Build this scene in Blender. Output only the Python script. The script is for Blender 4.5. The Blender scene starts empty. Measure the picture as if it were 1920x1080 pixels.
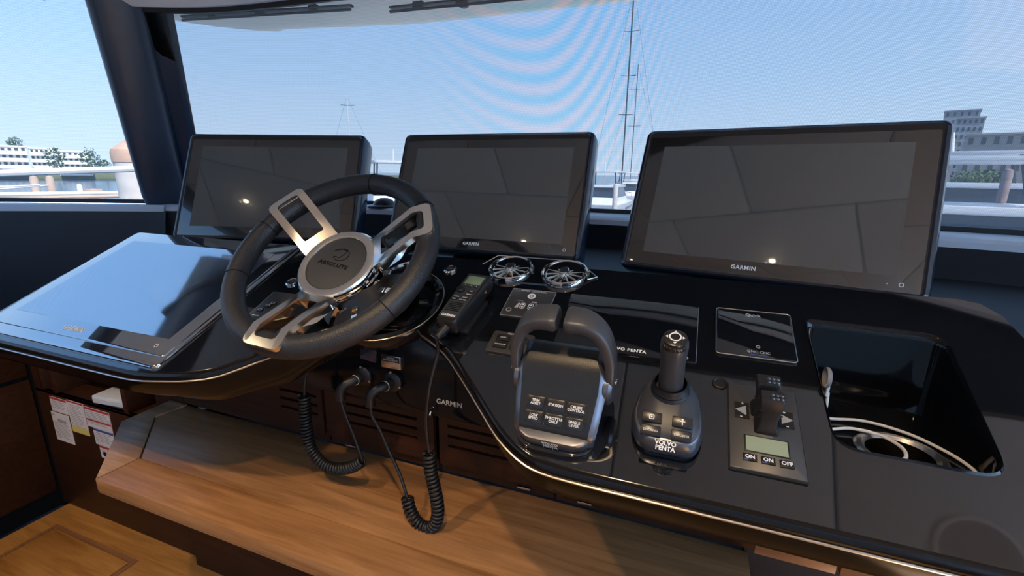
import bpy, bmesh, math, random
from mathutils import Matrix, Vector, geometry
random.seed(7)
S = bpy.context.scene
COL = S.collection
R = math.radians
PI = math.pi

# ------------------------------------------------------------------ camera
# boat frame: X starboard, Y forward, Z up (metres)
FPX, PITCH, ROLL, YAW = 869.0, R(13.85), R(.72), R(20.5)
CAM = Vector((0, 0, 1.40))
_f0 = Vector((-math.sin(YAW), math.cos(YAW), 0)); _r = Vector((math.cos(YAW), math.sin(YAW), 0)); _z = Vector((0, 0, 1))
_f = _f0*math.cos(PITCH) - _z*math.sin(PITCH); _u = _f0*math.sin(PITCH) + _z*math.cos(PITCH)
_cr = _r*math.cos(ROLL) + _u*math.sin(ROLL); _cu = -_r*math.sin(ROLL) + _u*math.cos(ROLL)
cd = bpy.data.cameras.new('camera'); cam = bpy.data.objects.new('camera', cd); COL.objects.link(cam)
cd.sensor_width = 36; cd.lens = FPX*36/1920; cd.clip_start = .02; cd.clip_end = 3000
cam.matrix_world = Matrix(((_cr.x, _cu.x, -_f.x, CAM.x), (_cr.y, _cu.y, -_f.y, CAM.y), (_cr.z, _cu.z, -_f.z, CAM.z), (0, 0, 0, 1)))
S.camera = cam

# ------------------------------------------------------------------ light and exposure
vs = S.view_settings
vs.view_transform = 'Standard'; vs.look = 'None'; vs.gamma = 1; vs.use_curve_mapping = False
vs.exposure = 0.0
SKY = 7.5
w = bpy.data.worlds.new('sky'); S.world = w; w.use_nodes = True
nt = w.node_tree; nt.nodes.clear()
o_ = nt.nodes.new('ShaderNodeOutputWorld'); bg = nt.nodes.new('ShaderNodeBackground'); tc = nt.nodes.new('ShaderNodeTexCoord')
sp = nt.nodes.new('ShaderNodeSeparateXYZ'); rp = nt.nodes.new('ShaderNodeValToRGB')
nt.links.new(tc.outputs['Generated'], sp.inputs[0]); nt.links.new(sp.outputs[2], rp.inputs[0]); nt.links.new(rp.outputs[0], bg.inputs[0]); nt.links.new(bg.outputs[0], o_.inputs[0])
rp.color_ramp.elements[0].position = 0.0; rp.color_ramp.elements[0].color = (.62, .79, 1, 1)
rp.color_ramp.elements[1].position = 1.0; rp.color_ramp.elements[1].color = (.16, .36, .80, 1)
e = rp.color_ramp.elements.new(.18); e.color = (.42, .66, 1, 1)
e = rp.color_ramp.elements.new(.45); e.color = (.24, .50, .96, 1)
bg.inputs[1].default_value = SKY
sd = bpy.data.lights.new('sun', 'SUN'); sd.energy = 35; sd.angle = R(.6); sd.color = (1, .96, .90)
so = bpy.data.objects.new('sun', sd); COL.objects.link(so)
so.rotation_euler = Vector((-.55, .35, -.76)).to_track_quat('-Z', 'Y').to_euler()

# ------------------------------------------------------------------ materials
MATS = {}
def setin(name, **kw):
    for k_, v_ in kw.items(): MATS[name].node_tree.nodes['Principled BSDF'].inputs[k_.replace('_', ' ')].default_value = v_
def mat(name, col, rough=.5, metal=0, spec=.5, coat=0, noise=None, bump=None, emit=None, bscale=200, detail=4, trans=0):
    m = bpy.data.materials.new(name); m.use_nodes = True; t = m.node_tree; b = t.nodes['Principled BSDF']
    b.inputs['Base Color'].default_value = (*col, 1); b.inputs['Roughness'].default_value = rough; b.inputs['Metallic'].default_value = metal
    b.inputs['Specular IOR Level'].default_value = spec; b.inputs['Coat Weight'].default_value = coat; b.inputs['Coat Roughness'].default_value = .03
    if emit: b.inputs['Emission Color'].default_value = (*emit[0], 1); b.inputs['Emission Strength'].default_value = emit[1]
    if trans: b.inputs['Transmission Weight'].default_value = trans
    tc = t.nodes.new('ShaderNodeTexCoord')
    if noise:
        sc, amt = noise
        n = t.nodes.new('ShaderNodeTexNoise'); n.inputs['Scale'].default_value = sc; n.inputs['Detail'].default_value = detail
        t.links.new(tc.outputs['Object'], n.inputs['Vector'])
        r = t.nodes.new('ShaderNodeValToRGB')
        r.color_ramp.elements[0].position = .3; r.color_ramp.elements[1].position = .7
        r.color_ramp.elements[0].color = (*[max(0, c*(1-amt)) for c in col], 1); r.color_ramp.elements[1].color = (*[min(1, c*(1+amt)) for c in col], 1)
        t.links.new(n.outputs['Fac'], r.inputs[0]); t.links.new(r.outputs[0], b.inputs['Base Color'])
    if bump:
        v = t.nodes.new('ShaderNodeTexVoronoi'); v.inputs['Scale'].default_value = bscale
        t.links.new(tc.outputs['Object'], v.inputs['Vector'])
        bp = t.nodes.new('ShaderNodeBump'); bp.inputs['Strength'].default_value = bump; bp.inputs['Distance'].default_value = .001
        t.links.new(v.outputs['Distance'], bp.inputs['Height']); t.links.new(bp.outputs[0], b.inputs['Normal'])
    MATS[name] = m
    return m
def wood(name, c0, c1, rough=.35, rot=0, spec=.4, scale=1.0):
    m = bpy.data.materials.new(name); m.use_nodes = True; t = m.node_tree; b = t.nodes['Principled BSDF']
    b.inputs['Roughness'].default_value = rough; b.inputs['Specular IOR Level'].default_value = spec
    tc = t.nodes.new('ShaderNodeTexCoord'); mp = t.nodes.new('ShaderNodeMapping')
    mp.inputs['Rotation'].default_value = (0, 0, rot); mp.inputs['Scale'].default_value = (2.2*scale, 34*scale, 34*scale)
    n = t.nodes.new('ShaderNodeTexNoise'); n.inputs['Scale'].default_value = 1.6; n.inputs['Detail'].default_value = 7; n.inputs['Distortion'].default_value = .8
    n2 = t.nodes.new('ShaderNodeTexNoise'); n2.inputs['Scale'].default_value = 9; n2.inputs['Detail'].default_value = 3
    mx = t.nodes.new('ShaderNodeMath'); mx.operation = 'MULTIPLY_ADD'; mx.inputs[1].default_value = .3
    t.links.new(tc.outputs['Object'], mp.inputs[0]); t.links.new(mp.outputs[0], n.inputs['Vector']); t.links.new(mp.outputs[0], n2.inputs['Vector'])
    t.links.new(n2.outputs['Fac'], mx.inputs[0]); t.links.new(n.outputs['Fac'], mx.inputs[2])
    r = t.nodes.new('ShaderNodeValToRGB'); r.color_ramp.elements[0].position = .45; r.color_ramp.elements[1].position = .85
    r.color_ramp.elements[0].color = (*c0, 1); r.color_ramp.elements[1].color = (*c1, 1)
    t.links.new(mx.outputs[0], r.inputs[0]); t.links.new(r.outputs[0], b.inputs['Base Color'])
    bp = t.nodes.new('ShaderNodeBump'); bp.inputs['Strength'].default_value = .08; bp.inputs['Distance'].default_value = .002
    t.links.new(n.outputs['Fac'], bp.inputs['Height']); t.links.new(bp.outputs[0], b.inputs['Normal'])
    MATS[name] = m
    return m
mat('gloss_black', (.004, .005, .007), .035, spec=1.0, coat=.6)
mat('dash_lip', (.006, .004, .003), .14, spec=.28)
mat('boss_black', (.004, .005, .007), .08, spec=.4)
mat('knee_black', (.004, .005, .007), .12, spec=.25)
mat('tray_black', (.004, .005, .007), .06, spec=.3)
mat('black_plastic', (.012, .012, .013), .38, bump=.12, bscale=900)
mat('satin_black', (.010, .010, .012), .28)
mat('rubber', (.008, .008, .009), .45)
mat('screen_bezel', (.014, .012, .011), .18, spec=.5, coat=1)
mat('screen_off', (.026, .044, .052), .16, spec=.6, coat=1)
mat('display_glass', (.006, .010, .018), .04, spec=1.0, coat=1)
MATS['display_glass'].node_tree.nodes['Principled BSDF'].inputs['IOR'].default_value = 3.3
mat('display_lcd', (.012, .020, .035), .05, spec=1.0, coat=1)
MATS['display_lcd'].node_tree.nodes['Principled BSDF'].inputs['IOR'].default_value = 3.3
mat('engine_glass', (.003, .004, .006), .05, spec=.8)
setin('screen_bezel', Coat_IOR=1.75); setin('screen_off', Coat_IOR=1.9)
mat('navy_gloss', (.010, .018, .034), .10, spec=.6)
mat('chrome', (.86, .85, .83), .06, metal=1)
mat('brushed', (.62, .61, .59), .28, metal=1)
mat('pale_metal', (.96, .91, .82), .17, metal=1)
mat('silver_paint', (.62, .61, .58), .3, metal=.5)
mat('gunmetal', (.16, .17, .20), .34, metal=.85)
mat('dark_grey', (.040, .043, .050), .40)
mat('panel_grey', (.055, .055, .056), .32, metal=.3)
mat('thruster_face', (.12, .12, .12), .38, metal=.7)
mat('button', (.014, .014, .015), .30)
mat('leather', (.018, .019, .022), .44, bump=.35, bscale=420, spec=.45)
mat('hub_pad', (.050, .048, .045), .55, bump=.1, bscale=900)
mat('thread', (.003, .003, .003), .8, spec=.2)
mat('navy_leather', (.009, .012, .020), .6, bump=.15, bscale=500, noise=(6, .12))
mat('navy_wall', (.005, .007, .012), .55, spec=.3, noise=(4, .1))
mat('sill_vinyl', (.42, .47, .56), .38, noise=(5, .05))
mat('pillar_navy', (.026, .040, .070), .36, noise=(5, .08))
mat('headliner', (.62, .69, .73), .8, bump=.08, bscale=700, noise=(3, .04))
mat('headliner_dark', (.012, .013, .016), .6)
mat('trim_grey', (.80, .83, .87), .45)
mat('strip_blue', (.004, .022, .055), .3)
mat('white_print', (.85, .85, .82), .5)
mat('grey_print', (.45, .45, .44), .5)
mat('lcd_green', (.30, .36, .24), .25, noise=(12, .06))
mat('vhf_green', (.20, .28, .17), .3)
mat('white_plastic', (.80, .79, .75), .4)
mat('paper', (.78, .72, .66), .6, noise=(40, .05))
mat('paper_red', (.55, .05, .05), .6)
mat('paper_blue', (.06, .09, .32), .6)
mat('paper_yellow', (.80, .62, .14), .6)
mat('paper_ink', (.42, .38, .35), .7)
mat('charger', (.22, .22, .22), .45)
mat('orange_led', (.8, .15, .03), .4)
mat('gelcoat', (.95, .87, .70), .35, noise=(2, .04))
mat('hull_white', (.85, .86, .88), .3, noise=(1, .04))
mat('wiper_black', (.02, .02, .022), .5)
mat('water', (.045, .085, .12), .18, noise=(.35, .35), bump=.5, bscale=1.6)
mat('concrete', (.66, .60, .55), .85, noise=(5, .12))
mat('cone_brown', (.60, .38, .26), .7, noise=(5, .1))
mat('dock_wood', (.55, .40, .30), .8, noise=(4, .15))
mat('piling_brown', (.26, .20, .20), .85, noise=(6, .2))
mat('building_white', (.86, .86, .84), .7, noise=(.3, .04))
mat('building_tan', (.42, .36, .33), .8, noise=(.4, .08))
mat('building_grey', (.36, .37, .40), .8, noise=(.4, .08))
mat('window_dark', (.05, .06, .08), .15)
mat('boat_window', (.03, .04, .06), .12)
mat('foliage', (.06, .12, .04), .8, noise=(.9, .5))
mat('shore', (.12, .14, .07), .9, noise=(.2, .3))
mat('mast_dark', (.03, .03, .035), .5)
mat('mast_white', (.75, .75, .75), .4)
mat('lamp_glow', (1, .85, .6), .5, emit=((1, .80, .52), 60))
wood('oak', (.235, .108, .040), (.40, .205, .085), .34)
wood('oak_end', (.24, .125, .060), (.42, .245, .135), .38, rot=R(-52))
wood('oak_floor', (.33, .140, .030), (.52, .25, .066), .32, rot=R(90))
wood('walnut', (.034, .011, .005), (.060, .021, .009), .45, spec=.2)
wood('walnut_edge', (.20, .085, .035), (.30, .14, .06), .38)
MOX, MOA, MOB, MOC = -.51, 330.0, 120.0, -100.0
def window_mat(name, t_col, veil, weave, moire=False):
    """glass under a woven sun screen: part of the light passes, the lit threads add a pale veil"""
    m = bpy.data.materials.new(name); m.use_nodes = True; t = m.node_tree; t.nodes.clear()
    out = t.nodes.new('ShaderNodeOutputMaterial'); tr = t.nodes.new('ShaderNodeBsdfTransparent'); tl = t.nodes.new('ShaderNodeBsdfTranslucent')
    ad = t.nodes.new('ShaderNodeAddShader'); gl = t.nodes.new('ShaderNodeBsdfGlossy'); mx = t.nodes.new('ShaderNodeMixShader')
    gl.inputs['Roughness'].default_value = .05; mx.inputs[0].default_value = .025
    tr.inputs[0].default_value = (*t_col, 1); tl.inputs[0].default_value = (*veil, 1)
    if weave:
        # two crossed thread families vary how much light the mesh passes
        tc = t.nodes.new('ShaderNodeTexCoord'); prod = None
        for (fx, fz, ang, ph) in weave:
            mp = t.nodes.new('ShaderNodeMapping'); mp.inputs['Rotation'].default_value = (0, ang, 0)
            wv = t.nodes.new('ShaderNodeTexWave'); wv.wave_type = 'BANDS'; wv.bands_direction = 'X'; wv.inputs['Scale'].default_value = fx
            wv.inputs['Distortion'].default_value = ph; wv.inputs['Detail'].default_value = 1; wv.inputs['Detail Scale'].default_value = fz
            t.links.new(tc.outputs['Object'], mp.inputs[0]); t.links.new(mp.outputs[0], wv.inputs[0])
            if prod is None: prod = wv.outputs['Fac']
            else:
                k = t.nodes.new('ShaderNodeMath'); k.operation = 'MULTIPLY'; t.links.new(prod, k.inputs[0]); t.links.new(wv.outputs['Fac'], k.inputs[1]); prod = k.outputs[0]
        rm = t.nodes.new('ShaderNodeMapRange'); rm.inputs[1].default_value = 0; rm.inputs[2].default_value = 1; rm.inputs[3].default_value = .86; rm.inputs[4].default_value = 1.42
        t.links.new(prod, rm.inputs[0])
        vm = t.nodes.new('ShaderNodeVectorMath'); vm.operation = 'SCALE'; vm.inputs[0].default_value = t_col
        t.links.new(rm.outputs[0], vm.inputs['Scale']); t.links.new(vm.outputs[0], tr.inputs[0])
        if moire:
            # camera moire painted into the glass tint as wavy blue and beige bands
            sx = t.nodes.new('ShaderNodeSeparateXYZ'); t.links.new(tc.outputs['Object'], sx.inputs[0])
            def op(o_, a_, b_=None):
                k = t.nodes.new('ShaderNodeMath'); k.operation = o_
                for i_, v_ in enumerate((a_, b_)):
                    if v_ is None: continue
                    if isinstance(v_, (int, float)): k.inputs[i_].default_value = v_
                    else: t.links.new(v_, k.inputs[i_])
                return k.outputs[0]
            x_, z_ = sx.outputs[0], sx.outputs[2]
            u_ = op('SUBTRACT', x_, MOX); right = op('MAXIMUM', u_, 0.0); left = op('MINIMUM', u_, 0.0)
            ph = op('ADD', op('ADD', op('MULTIPLY', op('MULTIPLY', right, right), MOA), op('MULTIPLY', op('MULTIPLY', left, left), MOB)), op('MULTIPLY', z_, MOC))
            sn = op('SINE', ph)
            du = op('SUBTRACT', x_, MOX+.08); dz_ = op('SUBTRACT', z_, 1.75)
            fall = op('ADD', op('MULTIPLY', op('MULTIPLY', du, du), 9.0), op('MULTIPLY', op('MULTIPLY', dz_, dz_), 7.0))
            amp = op('POWER', 2.718, op('MULTIPLY', fall, -1.0))
            f_ = op('ADD', op('MULTIPLY', op('MULTIPLY', sn, amp), .5), .5)
            mc = t.nodes.new('ShaderNodeMix'); mc.data_type = 'RGBA'; t.links.new(f_, mc.inputs[0])
            mc.inputs[6].default_value = (.60, .97, 1.04, 1); mc.inputs[7].default_value = (1.42, 1.04, .96, 1)
            mv = t.nodes.new('ShaderNodeVectorMath'); mv.operation = 'MULTIPLY'
            t.links.new(vm.outputs[0], mv.inputs[0]); t.links.new(mc.outputs[2], mv.inputs[1]); t.links.new(mv.outputs[0], tr.inputs[0])
    t.links.new(tr.outputs[0], ad.inputs[0]); t.links.new(tl.outputs[0], ad.inputs[1])
    t.links.new(ad.outputs[0], mx.inputs[1]); t.links.new(gl.outputs[0], mx.inputs[2]); t.links.new(mx.outputs[0], out.inputs[0])
    MATS[name] = m
window_mat('screened_glass', (.104, .104, .104), (.015, .015, .015), [(95, 2, 0, 0), (95, 2, R(90), 0)], moire=True)
window_mat('aft_glass', (.34, .34, .34), (0, 0, 0), None)
window_mat('tinted_glass', (.148, .148, .148), (.02, .02, .02), [(95, 2, 0, 0), (95, 2, R(90), 0)])
window_mat('clear_glass', (.86, .88, .88), (0, 0, 0), None)

# ------------------------------------------------------------------ mesh helpers
def finish(bm, name, material, parent=None, smooth=35, M=None, kind=None):
    if M is not None: bmesh.ops.transform(bm, matrix=M, verts=bm.verts)
    bmesh.ops.recalc_face_normals(bm, faces=bm.faces)
    me = bpy.data.meshes.new(name); bm.to_mesh(me); bm.free()
    return link(me, name, material, parent, smooth, kind)
def link(me, name, material, parent=None, smooth=35, kind=None):
    if material is not None and not me.materials: me.materials.append(MATS[material])
    if smooth:
        me.polygons.foreach_set('use_smooth', [True]*len(me.polygons)); me.set_sharp_from_angle(angle=R(smooth))
    o = bpy.data.objects.new(name, me); COL.objects.link(o)
    if parent is not None: o.parent = parent
    if kind: o['kind'] = kind
    return o
def box(x0, x1, y0, y1, z0, z1, bev=0, seg=2, bm=None):
    b = bmesh.new()
    g = bmesh.ops.create_cube(b, size=1)
    bmesh.ops.scale(b, vec=(abs(x1-x0), abs(y1-y0), abs(z1-z0)), verts=b.verts)
    bmesh.ops.translate(b, vec=((x0+x1)/2, (y0+y1)/2, (z0+z1)/2), verts=b.verts)
    if bev: bmesh.ops.bevel(b, geom=list(b.edges), offset=bev, segments=seg, profile=.5, affect='EDGES')
    return join(bm, b)
def join(bm, b):
    if bm is None: return b
    me = bpy.data.meshes.new('tmp'); b.to_mesh(me); b.free(); bm.from_mesh(me); bpy.data.meshes.remove(me); return bm
def prism(poly, z0, z1, bev=0, seg=2, bm=None, top_only=False):
    b = bmesh.new()
    vs_ = [b.verts.new((x, y, z0)) for x, y in poly]; f = b.faces.new(vs_)
    r = bmesh.ops.extrude_face_region(b, geom=[f]); nv = [v for v in r['geom'] if isinstance(v, bmesh.types.BMVert)]
    bmesh.ops.translate(b, vec=(0, 0, z1-z0), verts=nv)
    if bev:
        b.edges.ensure_lookup_table()
        es = [e for e in b.edges if all(abs(v.co.z-z1) < 1e-7 for v in e.verts) or (not top_only and all(abs(v.co.z-z0) < 1e-7 for v in e.verts))]
        bmesh.ops.bevel(b, geom=es, offset=bev, segments=seg, profile=.5, affect='EDGES')
    return join(bm, b)
def rrect(x0, x1, y0, y1, r, n=5):
    out = []
    for cx, cy, a in ((x1-r, y1-r, 0), (x0+r, y1-r, 90), (x0+r, y0+r, 180), (x1-r, y0+r, 270)):
        for k in range(n+1):
            t = R(a+90*k/n); out.append((cx+r*math.cos(t), cy+r*math.sin(t)))
    return out
def rpoly(pts, r, n=5):
    """round the corners of a convex-ish polygon"""
    out = []; L = len(pts)
    for i in range(L):
        p = Vector(pts[i]).to_2d(); a = Vector(pts[i-1]).to_2d(); c = Vector(pts[(i+1) % L]).to_2d()
        rr = r[i] if isinstance(r, (list, tuple)) else r
        rr = min(rr, (a-p).length*.45, (c-p).length*.45)
        s = p+(a-p).normalized()*rr; e_ = p+(c-p).normalized()*rr
        for k in range(n+1):
            t = k/n; q = s*(1-t)**2+p*2*t*(1-t)+e_*t*t; out.append((q.x, q.y))
    return out
def plate(outer, inner, z0, z1, bev=0, bm=None):
    """plate with a hole; loops may have different counts"""
    b = bmesh.new()
    polys = [[Vector((x, y, 0)) for x, y in outer], [Vector((x, y, 0)) for x, y in inner]]
    tri = geometry.tessellate_polygon(polys); flat = list(outer)+list(inner)
    lo = [b.verts.new((x, y, z0)) for x, y in flat]; hi = [b.verts.new((x, y, z1)) for x, y in flat]
    for t in tri:
        for ring in (lo, hi):
            try: b.faces.new([ring[i] for i in t])
            except ValueError: pass
    no = len(outer); ni = len(inner)
    for i in range(no): b.faces.new([lo[i], lo[(i+1) % no], hi[(i+1) % no], hi[i]])
    for i in range(ni): b.faces.new([lo[no+i], lo[no+(i+1) % ni], hi[no+(i+1) % ni], hi[no+i]])
    if bev:
        es = [e for e in b.edges if len(e.link_faces) == 2 and e.calc_face_angle(0) > R(60) and abs(e.verts[0].co.z-e.verts[1].co.z) < 1e-7]
        bmesh.ops.recalc_face_normals(b, faces=b.faces)
        bmesh.ops.bevel(b, geom=es, offset=bev, segments=2, profile=.5, affect='EDGES')
    return join(bm, b)
def lathe(prof, n=32, bm=None, sx=1, sy=1, cap=True):
    b = bmesh.new(); rows = []
    for r, z in prof:
        rows.append([b.verts.new((r*math.cos(2*PI*k/n)*sx, r*math.sin(2*PI*k/n)*sy, z)) for k in range(n)] if r > 1e-6 else [b.verts.new((0, 0, z))])
    for A, B in zip(rows, rows[1:]):
        for k in range(n):
            if len(A) == 1 and len(B) == 1: continue
            if len(A) == 1: b.faces.new([A[0], B[k], B[(k+1) % n]])
            elif len(B) == 1: b.faces.new([A[k], A[(k+1) % n], B[0]])
            else: b.faces.new([A[k], A[(k+1) % n], B[(k+1) % n], B[k]])
    if cap:
        for A in (rows[0], rows[-1]):
            if len(A) > 2: b.faces.new(A)
    return join(bm, b)
def tube(path, r, n=8, closed=False, bm=None, rad=None, flat=None, up=None):
    """sweep a circle (or flat ellipse (a,b)) along a path with parallel transport"""
    b = bmesh.new(); P = [Vector(p) for p in path]; L = len(P); rows = []
    def tan(i):
        if closed: return (P[(i+1) % L]-P[i-1]).normalized()
        return (P[min(i+1, L-1)]-P[max(i-1, 0)]).normalized()
    t0 = tan(0); a = Vector(up) if up else (Vector((0, 0, 1)) if abs(t0.z) < .9 else Vector((1, 0, 0)))
    u = (a-t0*a.dot(t0)).normalized()
    for i in range(L):
        t = tan(i); u = (u-t*u.dot(t)).normalized(); v = t.cross(u)
        rr = rad[i] if rad else r
        ra, rb = (rr*flat[0], rr*flat[1]) if flat else (rr, rr)
        rows.append([b.verts.new(P[i]+u*math.cos(2*PI*k/n)*ra+v*math.sin(2*PI*k/n)*rb) for k in range(n)])
    for i in range(L if closed else L-1):
        A = rows[i]; B = rows[(i+1) % L]
        for k in range(n): b.faces.new([A[k], A[(k+1) % n], B[(k+1) % n], B[k]])
    if not closed: b.faces.new(rows[0]); b.faces.new(rows[-1])
    return join(bm, b)
def grid(rows, closed=False, bm=None, cap=False):
    b = bmesh.new(); V_ = [[b.verts.new(p) for p in r] for r in rows]
    for A, B in zip(V_, V_[1:]):
        n = len(A)
        for k in range(n if closed else n-1):
            b.faces.new([A[k], A[(k+1) % n], B[(k+1) % n], B[k]])
    if cap: b.faces.new(V_[0]); b.faces.new(V_[-1])
    return join(bm, b)
def spline(pts, n=12):
    P = [Vector(p) for p in pts]; P = [P[0]*2-P[1]]+P+[P[-1]*2-P[-2]]; out = []
    for i in range(1, len(P)-2):
        for k in range(n):
            t = k/n; a, b_, c, d = P[i-1:i+3]
            out.append(.5*((2*b_)+(c-a)*t+(2*a-5*b_+4*c-d)*t*t+(3*b_-a-3*c+d)*t**3))
    out.append(P[-2]); return out
def helix(path, rad, turns, n=12):
    P = [Vector(p) for p in path]; d = [0]
    for a, b_ in zip(P, P[1:]): d.append(d[-1]+(b_-a).length)
    L = d[-1]; out = []; N_ = int(turns*n); j = 0; u = None
    for i in range(N_+1):
        s = L*i/N_
        while j < len(P)-2 and d[j+1] < s: j += 1
        t = (s-d[j])/max(1e-9, d[j+1]-d[j]); p = P[j].lerp(P[j+1], t); tg = (P[j+1]-P[j]).normalized()
        if u is None: u = tg.orthogonal().normalized()
        u = (u-tg*u.dot(tg)).normalized(); v = tg.cross(u); a = 2*PI*i/n
        out.append(p+(u*math.cos(a)+v*math.sin(a))*rad)
    return out
def thing(name, label, cat, M=None, group=None, kind=None):
    o = bpy.data.objects.new(name, None); COL.objects.link(o); o.empty_display_size = .05
    if M is not None: o.matrix_world = M
    if kind: o['kind'] = kind
    if label: o['label'] = label; 
    if cat: o['category'] = cat
    if group: o['group'] = group
    return o
def tag(o, label, cat=None, group=None, kind=None):
    o['label'] = label
    if cat: o['category'] = cat
    if group: o['group'] = group
    if kind: o['kind'] = kind
    return o
def struct(bm, name, material, label=None, smooth=35):
    o = finish(bm, name, material, None, smooth); o['kind'] = 'structure'
    if label: o['label'] = label
    return o
def text(s, size, name, material, parent, M, ext=.0002, align='CENTER', sx=1.0, space=1.0, bold=0):
    c = bpy.data.curves.new('t', 'FONT'); c.body = s; c.size = size; c.align_x = align; c.align_y = 'CENTER'; c.extrude = ext; c.space_character = space
    c.offset = bold; c.space_line = .85; c.resolution_u = 2
    o = bpy.data.objects.new('t', c); COL.objects.link(o)
    dg = bpy.context.evaluated_depsgraph_get(); me = bpy.data.meshes.new_from_object(o.evaluated_get(dg))
    bpy.data.objects.remove(o); bpy.data.curves.remove(c)
    me.name = name; me.materials.clear()
    me.transform(M @ Matrix.Diagonal((sx, 1, 1, 1)))
    return link(me, name, material, parent, 0)
T = Matrix.Translation
def RX(a): return Matrix.Rotation(a, 4, 'X')
def RY(a): return Matrix.Rotation(a, 4, 'Y')
def RZ(a): return Matrix.Rotation(a, 4, 'Z')
def frame(o, x, y, z): return Matrix(((x[0], y[0], z[0], o[0]), (x[1], y[1], z[1], o[1]), (x[2], y[2], z[2], o[2]), (0, 0, 0, 1)))
# dash plane: rises 25 degrees towards the bow
SL = R(25); DN = Vector((0, -math.sin(SL), math.cos(SL))); DV = Vector((0, math.cos(SL), math.sin(SL))); DO = Vector((0, .487, 1.0493))
def dp(x, s, h=0): return DO+Vector((x, 0, 0))+DV*s+DN*h
def DM(x, s, h=0, rot=0): return frame(dp(x, s, h), (1, 0, 0), DV, DN) @ RZ(rot)

# ================================================================== ROOM SHELL
FLOOR, CEIL = .22, 2.05
fl = struct(box(-2.0, 2.3, -2.6, .80, FLOOR-.05, FLOOR), 'floor', 'oak_floor')
hatch = thing('floor_hatch', 'rectangular oak hatch let into the floor below the bench', 'hatch', T((-1.70, .40, FLOOR)))
finish(plate([(-.21, -.36), (.21, -.36), (.21, .312), (-.21, .312)], [(-.196, -.346), (.196, -.346), (.196, .298), (-.196, .298)], 0, .003, .001), 'hatch_frame', 'walnut_edge', hatch)
finish(box(-.192, .192, -.342, .294, 0, .004, .0015), 'hatch_lid', 'oak_floor', hatch)

# ceiling: separate padded panels with open joints
ceil = thing('ceiling', None, None, T((0, 0, CEIL)), kind='structure')
def cpanel(x0, x1, y0, y1):
    finish(box(x0+.003, x1-.003, y0+.003, y1-.003, 0, .022, .006, 3), 'panel', 'headliner', ceil)
for x0, x1 in ((-2.08, -1.42), (-1.42, -.78), (-.78, -.15), (-.15, .46), (.46, 1.1), (1.1, 1.60)):
    cpanel(x0, x1, .325, .96)
for x0, x1 in ((-2.08, -1.76), (-1.76, -1.12), (-1.12, -.47), (-.47, .18), (.18, .82), (.82, 1.60)):
    cpanel(x0, x1, -.9, .325); cpanel(x0, x1, -2.6, -.9)
finish(box(-2.30, 1.80, -2.7, 1.22, .03, .08), 'backing_board', 'headliner', ceil)
# windscreen curves (plan view) : glass foot, glass head, sill front edge
FOOT = [(-2.10, 1.352), (-1.80, 1.555), (-1.52, 1.69), (-1.24, 1.765), (-.80, 1.80), (-.27, 1.80), (.20, 1.74), (.69, 1.641), (1.00, 1.54), (1.30, 1.40), (1.55, 1.26)]
HEAD = [(-1.90, 1.20), (-1.66, 1.30), (-1.43, 1.365), (-1.20, 1.41), (-.80, 1.455), (-.27, 1.46), (.20, 1.42), (.62, 1.35), (.92, 1.27), (1.20, 1.17), (1.42, 1.06)]
SILL = [(-1.96, 1.26), (-1.70, 1.385), (-1.45, 1.475), (-1.20, 1.53), (-.78, 1.56), (-.23, 1.555), (.20, 1.50), (.60, 1.425), (.90, 1.335), (1.17, 1.22), (1.40, 1.10)]
ZF, ZH = 1.262, 1.955
def zr(x):
    t = min(1, max(0, (x+1.80)/.75)); return .032*t*t*(3-2*t)
def sm(c, n=4):
    return [(p.x, p.y) for p in spline([(x, y, 0) for x, y in c], n)]
FOOT, HEAD, SILL = sm(FOOT), sm(HEAD), sm(SILL)
# dark blind cassette above the windscreen + pale head trim
hx = [(x, y) for x, y in HEAD]
b = grid([[(x, .965, CEIL-.004) for x, y in hx], [(x, y-.05, CEIL-.02) for x, y in hx], [(x, y-.035, ZH+zr(x)+.02) for x, y in hx]])
b = box(-2.14, -1.80, .962, 1.20, CEIL-.004, CEIL+.03, bm=b); b = box(1.35, 1.62, .962, 1.12, CEIL-.004, CEIL+.03, bm=b)
tag(struct(b, 'trim_1', 'headliner_dark'), 'black blind recess along the ceiling above the windscreen')
b = grid([[(x, y-.045, ZH+zr(x)+.045) for x, y in hx], [(x, y-.05, ZH+zr(x)+.005) for x, y in hx], [(x, y-.02, ZH+zr(x)-.012) for x, y in hx], [(x, y+.03, ZH+zr(x)-.004) for x, y in hx], [(x, y+.03, ZH+zr(x)+.05) for x, y in hx]])
tag(struct(b, 'trim_2', 'trim_grey'), 'pale grey head trim along the top of the windscreen')
b = grid([[(x, y+.006, ZH+zr(x)-.008) for x, y in hx], [(x, y+.012, ZH+zr(x)-.022) for x, y in hx], [(x, y+.03, ZH+zr(x)-.02) for x, y in hx]])
tag(struct(b, 'trim_3', 'headliner_dark'), 'thin black seal under the head trim of the windscreen')
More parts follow.
